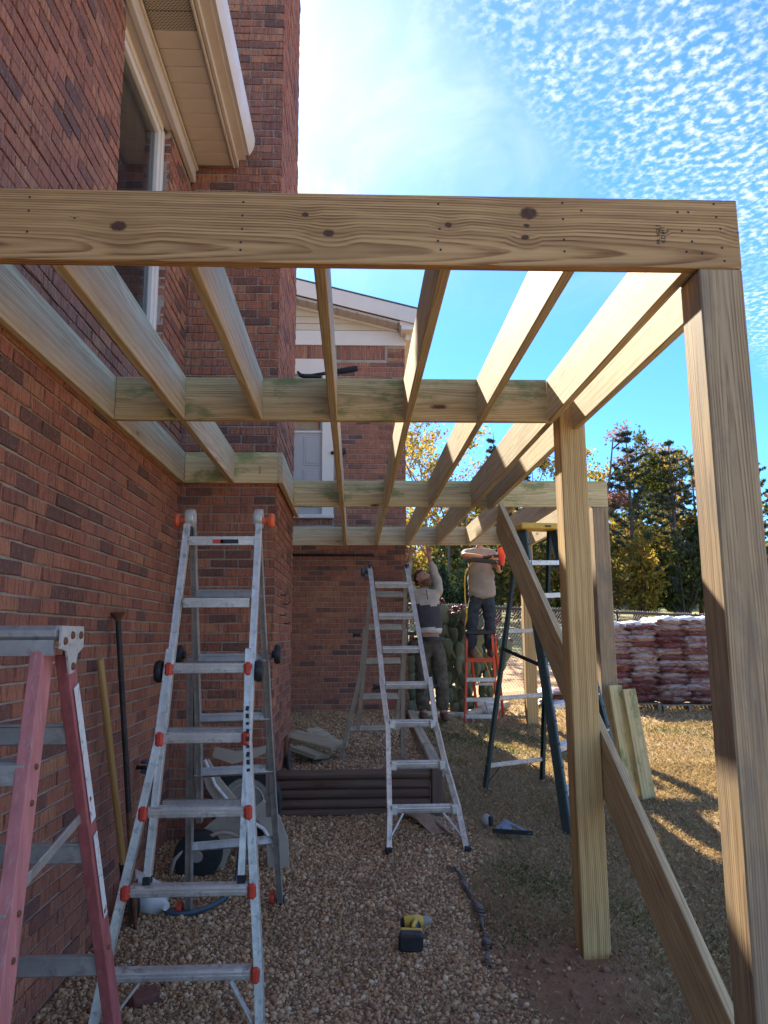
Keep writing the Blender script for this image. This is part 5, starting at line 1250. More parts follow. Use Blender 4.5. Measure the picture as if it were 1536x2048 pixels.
# ------------------------------------------------------------------ grass, leaves
def blades():
    def region(x0, x1, y0, y1, dens, h0, h1, w, keep=None):
        n = int((x1 - x0) * (y1 - y0) * dens); x = RNG.uniform(x0, x1, n); y = RNG.uniform(y0, y1, n)
        if keep is not None: k = keep(x, y); x, y = x[k], y[k]
        return x, y, RNG.uniform(h0, h1, len(x)), np.full(len(x), w)
    def keep(x, y):
        d = np.hypot((x - 1.0) * 1.25, y - 3.75) + RNG.normal(0, .12, len(x)); e = x - np.where(y < 6.1, gravel_edge(y) + .12, .78) + RNG.normal(0, .09, len(x))
        bed = (y > 10.15) & (x < 1.9)
        tool = (x > .93) & (x < 1.26) & (y > 5.48) & (y < 5.88)
        return (d > .42) & (e > 0) & ~bed & ~(tool & (RNG.uniform(size=len(x)) < .6))
    parts = [region(2.6, 6.5, 2.6, 4.6, 1300, .018, .045, .005), region(4.0, 7.0, 4.6, 9.6, 900, .018, .05, .006), region(.6, 2.6, 2.9, 6.5, 8500, .012, .032, .0020, keep), region(2.6, 4.0, 4.6, 7.5, 5500, .013, .034, .0024, keep), region(.7, 5.2, 6.5, 9.6, 3000, .015, .04, .0032, keep), region(.75, 8, 9.6, 14, 520, .02, .06, .007, keep)]
    x = np.concatenate([p[0] for p in parts]); y = np.concatenate([p[1] for p in parts]); h = np.concatenate([p[2] for p in parts]); w = np.concatenate([p[3] for p in parts]); n = len(x)
    pn = .5 + .25 * np.sin(x * 2.1 + 1.7 * np.sin(y * 1.3)) + .25 * np.sin(y * 1.7 + 1.1 * np.sin(x * 2.7 + 1)) + .18 * np.sin(x * 7 + y * 5)
    isg = pn + RNG.normal(0, .17, n) > .98
    z = gh(x, y); a = RNG.uniform(0, 6.283, n); lean = RNG.uniform(.2, 1.5, n) * h; la = RNG.uniform(0, 6.283, n)
    c, s = np.cos(a) * w / 2, np.sin(a) * w / 2
    V = np.stack([np.stack([x - c, y - s, z - .003], 1), np.stack([x + c, y + s, z - .003], 1), np.stack([x + np.cos(la) * lean * .45 + c * .6, y + np.sin(la) * lean * .45 + s * .6, z + h * .75], 1), np.stack([x + np.cos(la) * lean, y + np.sin(la) * lean, z + h * .9], 1)], 1)
    for nm, msk, cols, lab in (('dry_grass', ~isg, [(.27, .185, .105), (.48, .35, .20), (.35, .245, .14), (.60, .48, .30), (.21, .145, .09), (.41, .295, .17)], 'short dry brown lawn grass right of the gravel'), ('green_grass', isg, [(.07, .11, .035), (.12, .165, .055), (.18, .20, .075)], 'patches of green blades in the dry lawn')):
        Vm = V[msk]; k = len(Vm); Fq = np.arange(k * 4).reshape(k, 4)
        o = bpy.data.objects.new(nm, npmesh(nm, Vm.reshape(-1, 3), Fq, leaf_material(nm, cols, .25))); link(o); tag(o, lab, 'grass', kind='stuff')
blades()
def litter():
    n = 240; x = RNG.uniform(.75, 4.2, n); y = RNG.uniform(2.9, 10.5, n); x2 = RNG.uniform(-1.2, .7, 26); y2 = RNG.uniform(3, 6, 26); x = np.append(x, x2); y = np.append(y, y2)
    V = []; F = []; k = 0
    for a, b2 in zip(x, y):
        z = ghs(a, b2) + .014; s = min(.038, RNG.lognormal(math.log(.016), .4)); t = RNG.uniform(0, 6.28); cu = RNG.uniform(-.4, .8) * s; tl = RNG.uniform(-.4, .4)
        pr = [(-1, 0, 0), (-.4, .42, 1), (.3, .36, 1), (1, 0, .2), (.3, -.36, .8), (-.4, -.42, 1)]
        for (u, v, q) in pr: V.append((a + s * (u * math.cos(t) - v * math.sin(t)), b2 + s * (u * math.sin(t) + v * math.cos(t)), z + abs(v) * cu + u * tl * s * .5 + .004))
        F.append((k, k + 1, k + 2, k + 3)); F.append((k, k + 3, k + 4, k + 5)); k += 6
    o = bpy.data.objects.new('fallen_leaves', npmesh('fallen_leaves', np.array(V), np.array(F), leaf_material('dead_leaf', [(.17, .095, .05), (.33, .21, .13), (.42, .32, .23), (.22, .13, .07), (.50, .41, .32)], .15))); link(o); tag(o, 'scattered brown fallen leaves on lawn and gravel', 'leaves', kind='stuff')
litter()
def clods():
    n = 420; a = RNG.uniform(0, 6.28, n); r_ = np.abs(RNG.normal(.20, .20, n)) + .08; x = 1.19 + np.cos(a) * r_; y = 3.95 + np.sin(a) * r_; k = ~((x > 1.12) & (x < 1.27) & (y > 3.97) & (y < 4.13)); x, y = x[k], y[k]
    scatter_blobs('soil_clods', np.stack([x, y, gh(x, y)], 1), np.clip(RNG.lognormal(math.log(.007), .5, len(x)), .003, .022), plain('clay_clod', (.22, .12, .075), .95, 0, .3, 30, .5), .9, 'loose red clay clods dug up round the middle post', .2)
clods()

# ------------------------------------------------------------------ trees
M['bark'] = plain('bark', (.10, .075, .06), .95, 0, .4, 6, .8, stretch=(3, 3, .6)); M['bark_pale'] = plain('bark_pale', (.17, .14, .12), .95, 0, .35, 6, .6, stretch=(3, 3, .6))
LV = {'yellow': leaf_material('leaf_yellow', [(.40, .27, .05), (.46, .36, .09), (.24, .22, .06), (.50, .30, .06)], .5), 'orange': leaf_material('leaf_orange', [(.30, .18, .08), (.40, .26, .10), (.24, .17, .08), (.30, .15, .09)], .45),
      'pink': leaf_material('leaf_pink', [(.32, .17, .16), (.25, .12, .12), (.38, .22, .18)], .4), 'green': leaf_material('leaf_green', [(.06, .085, .03), (.10, .12, .04), (.15, .15, .05), (.045, .065, .028)], .35),
      'needle': leaf_material('needle_green', [(.060, .090, .078), (.088, .122, .098), (.115, .140, .098), (.118, .122, .090), (.070, .098, .086)], .42), 'mixed': leaf_material('leaf_mixed', [(.09, .10, .035), (.22, .18, .05), (.07, .085, .03), (.36, .26, .07), (.28, .15, .06), (.12, .12, .05)], .45),
      'dark': leaf_material('leaf_dark', [(.025, .045, .030), (.04, .065, .04), (.055, .08, .045)], .25)}
def leaf_cloud(name, C, Rr, n, size, mat, parent, flat=.75, elong=1.0):
    """n leaf faces gathered in clumps centred on C with radii Rr"""
    w = Rr ** 2; idx = RNG.choice(len(C), n, p=w / w.sum()); d = RNG.normal(size=(n, 3)); d /= np.linalg.norm(d, axis=1)[:, None]
    P = C[idx] + d * (Rr[idx] * RNG.uniform(0, 1, n) ** .5)[:, None] * np.array([1, 1, flat])
    u = RNG.normal(size=(n, 3)); u /= np.linalg.norm(u, axis=1)[:, None]; v = np.cross(u, RNG.normal(size=(n, 3))); v /= np.linalg.norm(v, axis=1)[:, None]
    s = size * RNG.uniform(.6, 1.4, n)[:, None]; V = np.stack([P - u * s * elong, P - v * s * .5, P + u * s * elong, P + v * s * .5], 1)
    o = bpy.data.objects.new(name, npmesh(name, V.reshape(-1, 3), np.arange(n * 4).reshape(n, 4), mat)); link(o, parent); return o
def deciduous(name, label, x, y, h, spread, leafmat, n, size, bark='bark', base=.30, group=None, dens=1.0):
    g0 = ghs(x, y); T = thing(name, label, 'tree', (x, y, g0), group); r = random.Random(label); b = MB(); tips = []
    def limb(p, d, l, rad, depth):
        pts = [p]; q = p.copy(); dd = d.copy(); k = 5
        for i in range(k):
            dd = (dd + Vector((r.uniform(-.16, .16), r.uniform(-.16, .16), r.uniform(-.02, .14)))).normalized(); q = q + dd * l / k; pts.append(q.copy())
        b.tube(pts, [rad * (1 - .75 * i / k) for i in range(k + 1)], 5 if depth else 8, cap=False)
        tips.extend(pts[2:] if depth else pts[3:])
        if depth < 3:
            for j in range((7, 4, 3)[depth]):
                t = r.uniform(base if depth == 0 else .35, 1.0); s = min(k - 1, int(t * k)); pp = lerp(pts[s], pts[s + 1], t * k - s); a = r.uniform(0, 6.283)
                nd = (dd * r.uniform(.3, .8) + Vector((math.cos(a), math.sin(a), r.uniform(.0, .6))) * r.uniform(.6, 1.0)).normalized(); limb(pp, nd, l * r.uniform(.38, .58) * (spread if depth == 0 else 1.0), rad * .42, depth + 1)
    limb(Vector((x, y, g0 - .2)), Vector((r.uniform(-.05, .05), 0, 1)).normalized(), h, h * .014, 0)
    b.obj('trunk', M[bark], T, True, keep=True); C = np.array([tuple(t) for t in tips]); C = C[C[:, 2] > g0 + h * base * .8]
    leaf_cloud('crown', C, RNG.uniform(.25, .65, len(C)) * h / 10, n, size, LV[leafmat], T)
    return T
def conifer(label, x, y, h, spread, n, size, group=None, base=.12, leaf='needle'):
    g0 = ghs(x, y); T = thing('conifer_tree', label, 'tree', (x, y, g0), group); r = random.Random(label); b = MB(); C = []
    b.tube([(x, y, g0 - .2), (x + .05, y, g0 + h * .5), (x, y, g0 + h)], [h * .016, h * .010, .01], 8)
    z = base * h
    while z < h * .98:
        f = 1 - (z / h); L = spread * (f ** .75 + .05) * r.uniform(.7, 1.15) * (1.0 if z > h * .3 else .8)
        for j in range(r.randint(3, 5)):
            a = r.uniform(0, 6.283); p0 = Vector((x, y, g0 + z)); d = Vector((math.cos(a), math.sin(a), .22)); Lr = L * r.uniform(.6, 1.15); pts = [p0 + Vector((d.x * Lr * t, d.y * Lr * t, Lr * (.25 * t + .12 * t * t))) for t in (0, .35, .7, 1)]
            b.tube(pts, [.028 * h / 10, .02 * h / 10, .012 * h / 10, .004], 4, cap=False)
            for t in (.4, .6, .8, .95, 1.05): C.append((p0.x + d.x * Lr * t + r.uniform(-.1, .1), p0.y + d.y * Lr * t + r.uniform(-.1, .1), p0.z + Lr * (.25 * t + .12 * t * t) - .02, (.11 + .10 * f) * h / 10 * r.uniform(.5, 1.25)))
        z += h * r.uniform(.034, .06)
    b.obj('trunk', M['bark'], T, True, keep=True); C = np.array(C); leaf_cloud('crown', C[:, :3], C[:, 3], n, size, LV[leaf], T, .45, 2.2)
    return T
def bush(label, x, y, h, w, leafmat, n, size, group='shrubs beyond the fence'):
    g0 = ghs(x, y); T = thing('shrub', label, 'shrub', (x, y, g0), group); r = random.Random(label); b = MB(); C = []
    for k in range(9):
        a = r.uniform(0, 6.283); e = Vector((x + math.cos(a) * w * r.uniform(.2, .9), y + math.sin(a) * w * .6, g0 + h * r.uniform(.5, 1.0))); b.tube([(x, y, g0 - .1), lerp((x, y, g0), e, .5) + Vector((0, 0, .2)), e], [.05, .03, .008], 5, cap=False)
        for t in (.35, .6, .8, 1.0): q = lerp((x, y, g0), e, t); C.append((q.x + r.uniform(-.3, .3), q.y, q.z, r.uniform(.25, .55) * h / 3))
    b.obj('stems', M['bark'], T, True, keep=True); C = np.array(C); leaf_cloud('foliage', C[:, :3], C[:, 3], n, size, LV[leafmat], T)
G = 'trees beyond the fence'
conifer('big dark evergreen with brown tinge, tallest between the two right posts', 12.3, 33, 9.0, 2.2, 10125, 0.045, G, .22)
conifer('dark evergreen whose top touches the nearest post on its left side', 14.45, 33.5, 8.4, 2.0, 9450, 0.045, G, .14)
conifer('blue green evergreen showing between the middle post and the far beam', 6.45, 34, 8.75, 1.9, 8775, 0.045, G)
conifer('evergreen at the right edge of the picture beyond the nearest post', 17.9, 33, 7.6, 2.3, 9450, 0.047, G)
conifer('evergreen half hidden behind the middle post', 8.2, 35, 8.2, 2.0, 8100, 0.047, G)
conifer('narrow dark evergreen just right of the middle post', 10.7, 38, 7.4, 1.7, 7425, 0.045, G, .12)
conifer('broad evergreen between the big brown tinged one and its right neighbour', 14.6, 38.5, 8.4, 2.1, 8775, 0.047, G, .10)
conifer('evergreen tucked behind the nearest post', 16.6, 36, 8.0, 2.0, 8100, 0.047, G, .12)
conifer('small evergreen left of the big brown tinged one', 12.2, 40, 7.6, 1.9, 6750, 0.047, G, .10)
deciduous('maple_tree', 'slim maple with sparse pinkish leaves right of the middle post', 11.15, 35, 8.6, .30, 'pink', 1500, .075, 'bark_pale', .30, G)
deciduous('maple_tree', 'orange topped maple rising behind the evergreen left of the nearest post', 18.9, 43, 9.8, .36, 'orange', 3200, .10, 'bark', .45, G)
deciduous('maple_tree', 'thin leaved yellow tree just right of the house wall', 3.0, 31, 6.4, .8, 'yellow', 3000, .075, 'bark_pale', .25, G)
deciduous('maple_tree', 'tree with orange and yellow leaves above the bearded man', 4.5, 34, 6.8, .8, 'orange', 2400, .08, 'bark_pale', .25, G)
deciduous('maple_tree', 'sparse tree with mixed leaves above the man in jeans', 5.6, 33, 6.3, .8, 'mixed', 3200, .08, 'bark_pale', .25, G)
deciduous('maple_tree', 'tree with dark trunk and yellow leaves left of the far right post', 9.6, 37, 6.6, .75, 'mixed', 4200, .09, 'bark', .25, G)
deciduous('oak_tree', 'dark trunked tree with glowing yellow lower leaves right of the far post', 11.9, 35, 6.6, .7, 'yellow', 2600, .08, 'bark', .22, G)
deciduous('oak_tree', 'tree with green yellow leaves behind the stone bags', 13.6, 36, 6.4, .8, 'green', 4600, .09, 'bark', .20, G)
deciduous('oak_tree', 'leafy tree filling the gap beside the nearest post', 15.3, 36, 6.6, .8, 'mixed', 4600, .09, 'bark', .20, G)
deciduous('oak_tree', 'yellow leaved tree right of the nearest post', 18.6, 34, 4.8, .8, 'yellow', 2200, .09, 'bark', .2, G)
for i, (x, y, h, w, lm, lab) in enumerate(((1.7, 28, 3.4, 1.6, 'mixed', 'straggly shrub behind the raised arms of the bearded man'), (3.6, 29, 3.0, 1.7, 'dark', 'dark green shrub between the two men'), (5.2, 30, 3.2, 1.7, 'green', 'green shrub behind the man in jeans'), (6.9, 30, 3.6, 1.8, 'mixed', 'shrub with turning leaves behind the diagonal brace'),
                                          (8.7, 31, 3.6, 1.8, 'green', 'green shrub behind the middle post'), (10.6, 32, 4.2, 1.9, 'mixed', 'yellowing shrub left of the far right post'), (12.6, 33, 4.0, 2.0, 'yellow', 'yellow shrub right of the far right post'), (14.5, 33, 4.0, 2.1, 'green', 'green shrub directly behind the stone bags'),
                                          (2.6, 34, 3.6, 2.2, 'dark', 'dark shrub low behind the yellow tree near the house'), (6.0, 35, 3.8, 2.2, 'dark', 'dark shrub far behind the orange step ladder'), (9.6, 36, 4.2, 2.3, 'dark', 'dark low shrub right behind the middle post'), (11.6, 37, 4.0, 2.3, 'dark', 'dark low shrub behind the far right post'), (13.4, 35, 3.2, 2.2, 'dark', 'dark low shrub under the big evergreen'), (15.4, 35, 3.2, 2.2, 'green', 'low green shrub between the bags and the nearest post'),
                                          (16.4, 34, 4.4, 2.1, 'dark', 'dark shrub left of the nearest post'), (18.6, 34, 4.0, 2.1, 'mixed', 'shrub hidden partly by the nearest post'), (-.4, 28, 3.2, 1.6, 'green', 'green shrub behind the house corner'))):
    bush(lab, x, y, h, w, lm, 3200, .10)
def far_wood():
    # a distant wood that reads as one mass behind the single trees
    n = 150; x = RNG.uniform(-15, 42, n); y = RNG.uniform(46, 60, n); h = RNG.uniform(4.5, 8.5, n); C = []; rr = []
    for a, b2, c in zip(x, y, h):
        g0 = ghs(a, b2)
        for k in range(6): C.append((a + RNG.normal(0, .8), b2 + RNG.normal(0, .6), g0 + c * (.12 + .85 * (k + RNG.uniform()) / 6))); rr.append((1.35 - .6 * k / 6) * RNG.uniform(.7, 1.2))
    o = leaf_cloud('distant_wood', np.array(C), np.array(rr), 52000, .24, LV['mixed'], None); tag(o, 'hazy mass of autumn woodland behind the single trees', 'woodland', kind='stuff')
far_wood()
# ------------------------------------------------------------------ people
M['skin'] = plain('skin', (.40, .20, .135), .55, 0, .12, 14, .05)
M['hair'] = plain('hair', (.055, .035, .025), .8, 0, .4, 40, .4)
M['shirt_tan'] = plain('shirt_tan', (.255, .238, .215), .9, 0, .15, 9, .3)
M['shirt_grey'] = plain('shirt_grey', (.42, .365, .31), .9, 0, .12, 9, .3); M['shirt_dark'] = plain('shirt_dark', (.055, .052, .058), .9, 0, .12, 9, .3)
M['jeans'] = plain('jeans', (.025, .036, .052), .9, 0, .35, 7, .3, dirt=(.06, .08, .10), dirt_amt=.6)
M['camo'] = plain('camo_trousers', (.085, .07, .05), .9, 0, .45, 11, .3, dirt=(.17, .15, .12), dirt_amt=.7)
M['boot'] = plain('boot_leather', (.10, .055, .035), .7, 0, .3, 14, .3)
M['eye'] = plain('eye_dark', (.02, .015, .015), .3, 0, 0, 4, 0)
def skin(name, verts, edges, mat, parent, root=0, sub=2, post=None):
    """continuous surface grown round a skeleton; verts = (x, y, z, rx, ry)"""
    bm = bmesh.new(); lay = bm.verts.layers.skin.verify(); vs = [bm.verts.new(v[:3]) for v in verts]; bm.verts.ensure_lookup_table()
    for a, b in edges: bm.edges.new((vs[a], vs[b]))
    for v, d in zip(vs, verts): v[lay].radius = (d[3], d[4] if len(d) > 4 else d[3])
    vs[root][lay].use_root = True
    me = bpy.data.meshes.new(name); bm.to_mesh(me); bm.free(); o = bpy.data.objects.new(name, me); COL.objects.link(o)
    m = o.modifiers.new('skin', 'SKIN'); m.use_smooth_shade = True; m.branch_smoothing = .6
    s = o.modifiers.new('sub', 'SUBSURF'); s.levels = sub + (name in ('shirt', 'trousers')); s.render_levels = s.levels
    bpy.context.view_layer.update(); me2 = bpy.data.meshes.new_from_object(o.evaluated_get(bpy.context.evaluated_depsgraph_get())); me2.name = name
    bpy.data.objects.remove(o)
    me2.polygons.foreach_set('use_smooth', np.ones(len(me2.polygons), bool)); me2.materials.clear()
    for a in (mat if isinstance(mat, list) else [mat]): me2.materials.append(a)
    if post: post(me2)
    if name in ('shirt', 'trousers'):      # cloth folds
        from mathutils import noise as mn
        me2.update()
        for v in me2.vertices:
            q = Vector((v.co.x * 9, v.co.y * 9, v.co.z * (22 if name == 'trousers' else 14))); v.co += v.normal * (.016 * mn.noise(q) + .007 * mn.noise(q * 2.6))
    o = bpy.data.objects.new(name, me2); return link(o, parent)
def chain(n, off=0): return [(i + off, i + 1 + off) for i in range(n - 1)]
def finger_set(body, edges, wrist_i, wrist, palm_dir, across, curl):
    """adds palm and five fingers to the skeleton lists"""
    w = Vector(wrist); d = Vector(palm_dir).normalized(); a = Vector(across).normalized(); c = Vector(curl).normalized()
    body.append((*(w + d * .055), .022, .034)); p = len(body) - 1; edges.append((wrist_i, p))
    for k, (o, l) in enumerate(((-.030, .066), (-.010, .076), (.010, .072), (.029, .056))):
        base = w + d * .088 + a * o; i = len(body); body.append((*base, .0095)); body.append((*(base + d * l * .5 + c * .006), .0088)); body.append((*(base + d * l * .8 + c * .03), .0078)); edges += [(p, i), (i, i + 1), (i + 1, i + 2)]
    t = w + d * .035 - a * .038; i = len(body); body.append((*t, .0115)); body.append((*(t + d * .035 - a * .022 + c * .012), .0100)); body.append((*(t + d * .062 - a * .022 + c * .026), .0085)); edges += [(p, i), (i, i + 1), (i + 1, i + 2)]

def head(parent, c, fwd, up, hair=True, beard=True):
    f = Vector(fwd).normalized(); u = Vector(up); u = (u - f * u.dot(f)).normalized(); s = f.cross(u); c = Vector(c); vs = []; fs = []; nu, nv = 28, 20
    for i in range(nv + 1):
        th = math.pi * i / nv
        for j in range(nu):
            a = 2 * math.pi * j / nu; x, y, z = math.sin(th) * math.cos(a), math.sin(th) * math.sin(a), math.cos(th)   # x forward, y side, z up
            rx, ry, rz = .096, .076, .118
            jaw = max(0, -z); px = x * rx * (1 - .16 * jaw) + .012 * jaw; py = y * ry * (1 - .32 * jaw ** 1.5); pz = z * rz
            g = lambda zz, yy, sz, sy: math.exp(-((z - zz) / sz) ** 2 - ((y - yy) / sy) ** 2) if x > 0 else 0
            px += .030 * g(-.16, 0, .14, .16) + .012 * g(.06, 0, .16, .12) - .013 * (g(.08, .36, .11, .17) + g(.08, -.36, .11, .17)) + .010 * g(-.46, 0, .07, .3) - .006 * g(-.38, 0, .04, .4) + .012 * g(-.85, 0, .16, .3) + .007 * (g(.25, .3, .08, .3) + g(.25, -.3, .08, .3))
            vs.append(c + f * px + s * py + u * pz)
    for i in range(nv):
        for j in range(nu): fs.append((i * nu + j, i * nu + (j + 1) % nu, (i + 1) * nu + (j + 1) % nu, (i + 1) * nu + j))
    H = MB().add(vs, fs).obj('head', M['skin'], parent, True)
    for sg in (-1, 1):
        b = MB(); b.tube([c + s * sg * .030 + f * .074 + u * .010, c + s * sg * .030 + f * .084 + u * .010], [.012, .008], 8); b.obj('eye', M['eye'], H, True)
        e = MB(); e.tube([c + s * sg * .070 + u * .025 - f * .012, c + s * sg * .084 + u * .012 - f * .02, c + s * sg * .080 - u * .018 - f * .012], [.010, .016, .009], 8, flat=.7); e.obj('ear', M['skin'], H, True)
    if hair:
        hv = []; hf = []
        for i in range(13):
            th = math.pi * .60 * i / 12
            for j in range(nu):
                a = 2 * math.pi * j / nu; x, y, z = math.sin(th) * math.cos(a), math.sin(th) * math.sin(a), math.cos(th); lim = .55 if x > 0 else -.5
                k = 1.07 + .015 * math.sin(9 * a + 5 * th)
                if z < lim - .05 * abs(y): z = lim - .05 * abs(y); k = .93
                hv.append(c + f * (x * .096 * k - .006) + s * y * .076 * k + u * z * .118 * (1.06 if z > 0 else 1))
        for i in range(12):
            for j in range(nu): hf.append((i * nu + j, i * nu + (j + 1) % nu, (i + 1) * nu + (j + 1) % nu, (i + 1) * nu + j))
        MB().add(hv, hf).obj('hair', M['hair'], H, True)
    if beard:
        bv = []; bf = []; n = 15
        for i in range(6):
            for j in range(n):
                a = (j / (n - 1) - .5) * math.pi * 1.15; t = i / 5; z = -.46 - .58 * t; rr = math.sqrt(max(0, 1 - min(.98, abs(z)) ** 2)) + .10
                bv.append(c + f * (math.cos(a) * .096 * rr * 1.03 + .012 + .012 * t) + s * math.sin(a) * .076 * rr * (1 - .2 * t) * 1.03 + u * (z * .118 - .006 * t))
        for i in range(5):
            for j in range(n - 1): bf.append((i * n + j, i * n + j + 1, (i + 1) * n + j + 1, (i + 1) * n + j))
        MB().add(bv, bf).obj('beard', M['hair_brown'], H, True)
    return H
M['hair_brown'] = plain('beard_hair', (.12, .07, .045), .85, 0, .4, 50, .5)

def man_at_beam():
    x, y = .93, 9.42; g0 = ghs(x, y); P = thing('person', 'bearded man in a grey and dark striped shirt, arms raised holding up the far beam', 'person', (x, y, g0))
    ft = g0
    hip, chest, neck = Vector((x, y, ft + 1.0)), Vector((x - .035, y + .01, ft + 1.42)), Vector((x - .06, y + .01, ft + 1.575))
    hr, hl = Vector((.715, 9.555, 2.63)), Vector((.955, 9.555, 2.635))   # wrists just under the beam
    sr, sl = Vector((x - .225, y + .02, ft + 1.52)), Vector((x + .135, y + .02, ft + 1.52)); er, el = Vector((.665, 9.50, 2.32)), Vector((1.02, 9.48, 2.32))
    wr, wl = lerp(hr, (hr.x, hr.y, hr.z - .1), .8), lerp(hl, (hl.x, hl.y, hl.z - .1), .8)
    V = [(*hip, .150, .110), (*lerp(hip, chest, .5), .125, .09), (*chest, .125, .09), (*neck, .055, .055), (neck.x - .005, neck.y, neck.z + .05, .05, .05)]; E_ = chain(5)
    for (s, e, w, hd) in ((sr, er, wr, hr), (sl, el, wl, hl)):
        i = len(V); V += [(*s, .050), (*lerp(s, e, .55), .046), (*e, .042), (*lerp(e, w, .5), .039), (*w, .027)]; E_ += [(2, i)] + chain(5, i)
        finger_set(V, E_, i + 4, w, (0, .15, 1), (1, 0, 0), (0, 1, .1))
    for sx in (-.095, .095):
        i = len(V); V += [(x + sx, y, ft + .88, .075, .08), (x + sx * 1.15 + .01, y - .01, ft + .5, .062), (x + sx * 1.25 + .03, y + .02, ft + .10, .045), (x + sx * 1.3 + .03, y - .12, ft + .05, .045, .035)]; E_ += [(0, i)] + chain(4, i)
    skin('body', V, E_, M['skin'], P)
    # shirt: torso and sleeves in one surface, banded by height
    hem = ft + 1.035
    S = [(x - .005, y, hem - .02, .15, .11), (x - .005, y, hem + .02, .19, .135), (x - .015, y, hem + .18, .185, .13), (*chest, .190, .130), (x - .05, y + .01, ft + 1.51, .135, .10), (neck.x, neck.y, neck.z + .005, .062, .062)]; SE = chain(6)
    for (s, e, w) in ((sr, er, wr), (sl, el, wl)):
        i = len(S); S += [(*s, .080), (*lerp(s, e, .5), .070), (*e, .056), (*lerp(e, w, .55), .050), (*lerp(e, w, .85), .036)]; SE += [(4, i)] + chain(5, i)
    def bands(me):
        c = np.zeros(len(me.polygons) * 3); me.polygons.foreach_get('center', c); z = c.reshape(-1, 3)[:, 2]; xx = c.reshape(-1, 3)[:, 0]
        mi = np.zeros(len(z), np.int32); dark = (z > hem - .02) & (z < hem + .33 + .10 * np.abs(xx - x)); mi[dark] = 1; mi[z < hem + .065] = 2; me.polygons.foreach_set('material_index', mi)
    skin('shirt', S, SE, [M['shirt_grey'], M['shirt_dark'], M['shirt_stripe']], P, post=bands)
    b = MB(); b.tube([(x - .03, y - .125, ft + 1.44), (x - .045, y - .118, ft + 1.56)], .010, 6, flat=.4); b.obj('placket', M['shirt_dark'], P, True)
    T = [(x, y, ft + 1.0, .15, .11), (x, y, ft + .97, .170, .125), (x, y, ft + .90, .170, .126)]; TE = [(0, 1), (1, 2)]
    for sx in (-.10, .10):
        i = len(T); T += [(x + sx, y, ft + .80, .105, .108), (x + sx * 1.15 + .01, y - .015, ft + .48, .088, .09), (x + sx * 1.25 + .03, y + .015, ft + .10, .078, .085)]; TE += [(2, i)] + chain(3, i)
    skin('trousers', T, TE, M['camo'], P)
    b = MB(); b.lathe([(.168, 0), (.180, .0), (.180, .042), (.168, .042)], (0, 0, 0), (0, 0, 1), 24); b.v = [(v[0] + x, v[1] * .76 + y, v[2] + ft + .945) for v in b.v]; b.obj('belt', M['black'], P, 40)
    for sx in (-.125, .125):
        px = x + sx + .03; b = MB(); b.tube([(px, y + .06, ft + .05), (px, y, ft + .07), (px, y - .09, ft + .05), (px + .005, y - .17, ft + .035), (px + .005, y - .20, ft + .028)], [.035, .052, .050, .042, .022], 10); b.obj('boot', M['boot'], P, True)
    head(P, (x - .085, y - .005, ft + 1.70), (.62, -.52, .48), (-.30, .20, 1))
M['shirt_stripe'] = plain('shirt_stripe', (.50, .46, .41), .9, 0, .08, 9, .2)
man_at_beam()

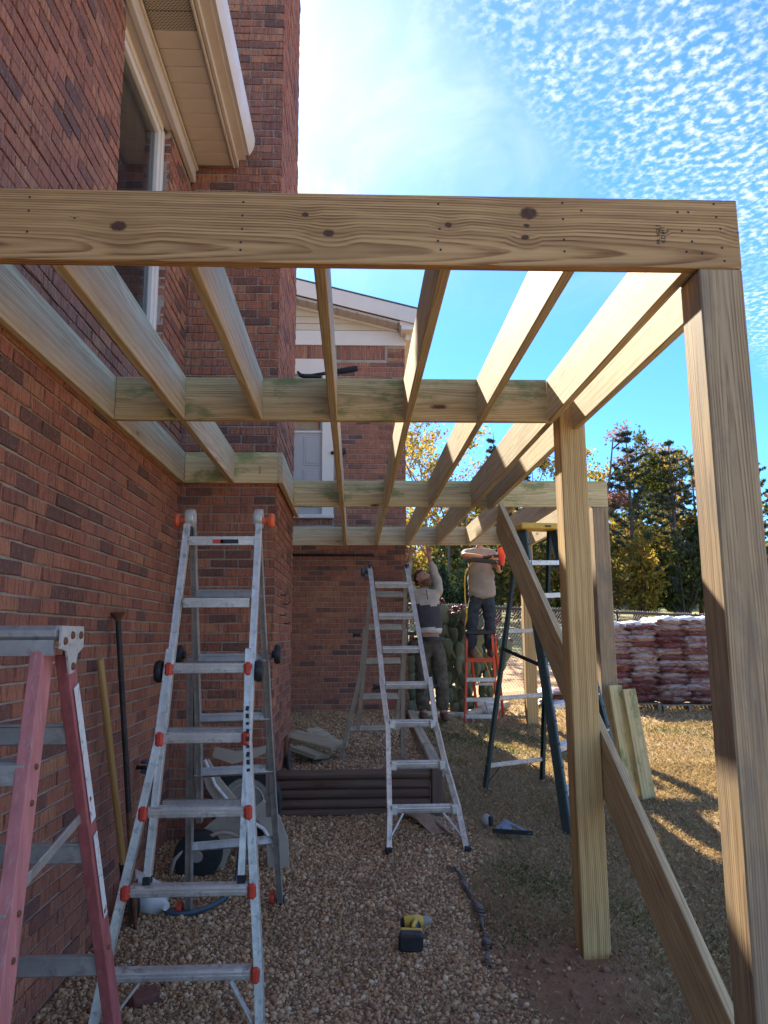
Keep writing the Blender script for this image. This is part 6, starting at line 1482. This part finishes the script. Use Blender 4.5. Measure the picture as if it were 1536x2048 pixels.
def man_on_ladder():
    x, y, ft = 1.69, 10.22, 1.31; P = thing('person', 'man in tan shirt and jeans standing on the orange step ladder with nail gun', 'person', (x, y, ft))
    hip = Vector((x + .035, y, ft + .90)); chest = Vector((x + .02, y, ft + 1.28)); neck = Vector((x + .01, y, ft + 1.45)); sr, sl = Vector((x - .17, y, ft + 1.37)), Vector((x + .20, y, ft + 1.37))
    er, el = Vector((x - .23, y - .20, ft + 1.33)), Vector((x + .27, y - .07, ft + 1.13)); wr, wl = Vector((x + .01, y - .30, ft + 1.30)), Vector((x + .20, y - .27, ft + 1.20))
    V = [(*hip, .115, .085), (*lerp(hip, chest, .5), .12, .09), (*chest, .125, .09), (*neck, .054, .054), (neck.x, neck.y, neck.z + .05, .05, .05)]; E_ = chain(5)
    for (s, e, w, ac) in ((sr, er, wr, (0, 0, 1)), (sl, el, wl, (0, 1, 0))):
        i = len(V); d = (w - e).normalized(); V += [(*s, .050), (*lerp(s, e, .55), .046), (*e, .042), (*lerp(e, w, .5), .040), (*w, .027)]; E_ += [(2, i)] + chain(5, i); finger_set(V, E_, i + 4, w, d, ac, (.2, -.4, -1))
    for sx in (-.10, .10):
        i = len(V); V += [(x + .03 + sx, y, ft + .82, .072, .08), (x + sx * 1.2, y - .03, ft + .46, .06), (x + sx * 1.25 - .01, y + .01, ft + .09, .044), (x + sx * 1.25 - .01, y - .13, ft + .045, .043, .033)]; E_ += [(0, i)] + chain(4, i)
    skin('body', V, E_, M['skin'], P)
    S = [(x + .035, y, ft + .76, .16, .11), (x + .035, y, ft + .80, .205, .145), (x + .03, y, ft + .95, .20, .14), (*chest, .185, .130), (x + .012, y, ft + 1.385, .15, .11), (neck.x, neck.y, neck.z, .06, .06)]; SE = chain(6)
    for (s, e) in ((sr, er), (sl, el)): i = len(S); S += [(*s, .088), (*lerp(s, e, .75), .085)]; SE += [(4, i), (i, i + 1)]
    skin('shirt', S, SE, M['shirt_tan'], P)
    T = [(x + .035, y, ft + 1.0, .14, .11), (x + .035, y, ft + .94, .162, .125), (x + .035, y, ft + .82, .168, .13)]; TE = [(0, 1), (1, 2)]
    for sx in (-.10, .10): i = len(T); T += [(x + .03 + sx, y, ft + .72, .098, .105), (x + sx * 1.2, y - .035, ft + .45, .080, .085), (x + sx * 1.25 - .01, y + .005, ft + .09, .070, .078)]; TE += [(2, i)] + chain(3, i)
    skin('trousers', T, TE, M['jeans'], P)
    for sx in (-.125, .125):
        px = x + sx - .01; b = MB(); b.tube([(px, y + .06, ft + .05), (px, y, ft + .075), (px, y - .09, ft + .05), (px - .005, y - .17, ft + .035), (px - .005, y - .20, ft + .028)], [.035, .055, .050, .042, .022], 10); b.obj('boot', M['boot'], P, True)
    head(P, (x + .01, y - .01, ft + 1.60), (.25, -.9, .25), (0, .1, 1), beard=False)
    N = thing('nail_gun', 'orange and black nail gun held by the man on the orange step ladder', 'nail gun', (x + .08, y - .33, ft + 1.2)); o = Vector((x + .10, y - .335, ft + 1.285))
    b = MB(); b.box(o + Vector((-.05, -.01, -.045)), (.44, .05, .055), Matrix.Rotation(.10, 3, 'Y'), .008); b.obj('magazine', M['black'], N)
    b = MB(); b.tube([o + Vector((.14, 0, -.10)), o + Vector((.15, 0, .0)), o + Vector((.15, 0, .10)), o + Vector((.14, 0, .14))], [.036, .050, .050, .034], 12); b.obj('cylinder', M['red_plastic'], N, 50)
    b = MB(); b.tube([o + Vector((.12, 0, .03)), o + Vector((.02, 0, .02)), o + Vector((-.09, 0, .0))], [.026, .021, .024], 10); b.obj('handle', M['black'], N, 50)
    b = MB(); b.tube([o + Vector((.145, 0, -.10)), o + Vector((.145, 0, -.17))], [.022, .012], 10); b.obj('nose', M['steel'], N, 50)
    b = MB(); b.tube(spline([o + Vector((-.20, 0, -.01)), (x - .215, y - .25, ft + 1.10), (x - .22, y - .16, ft + .80), (x - .20, y - .14, ft + .55), (x - .17, y + .1, ft + .3), (x + .10, y + .25, ft - .1), (x + .3, y + .4, ft - .75)]), .008, 6)
    tag(b.obj('air_hose', M['yellow'], None, True), 'thin yellow air hose hanging from the nail gun', 'hose')
man_on_ladder()
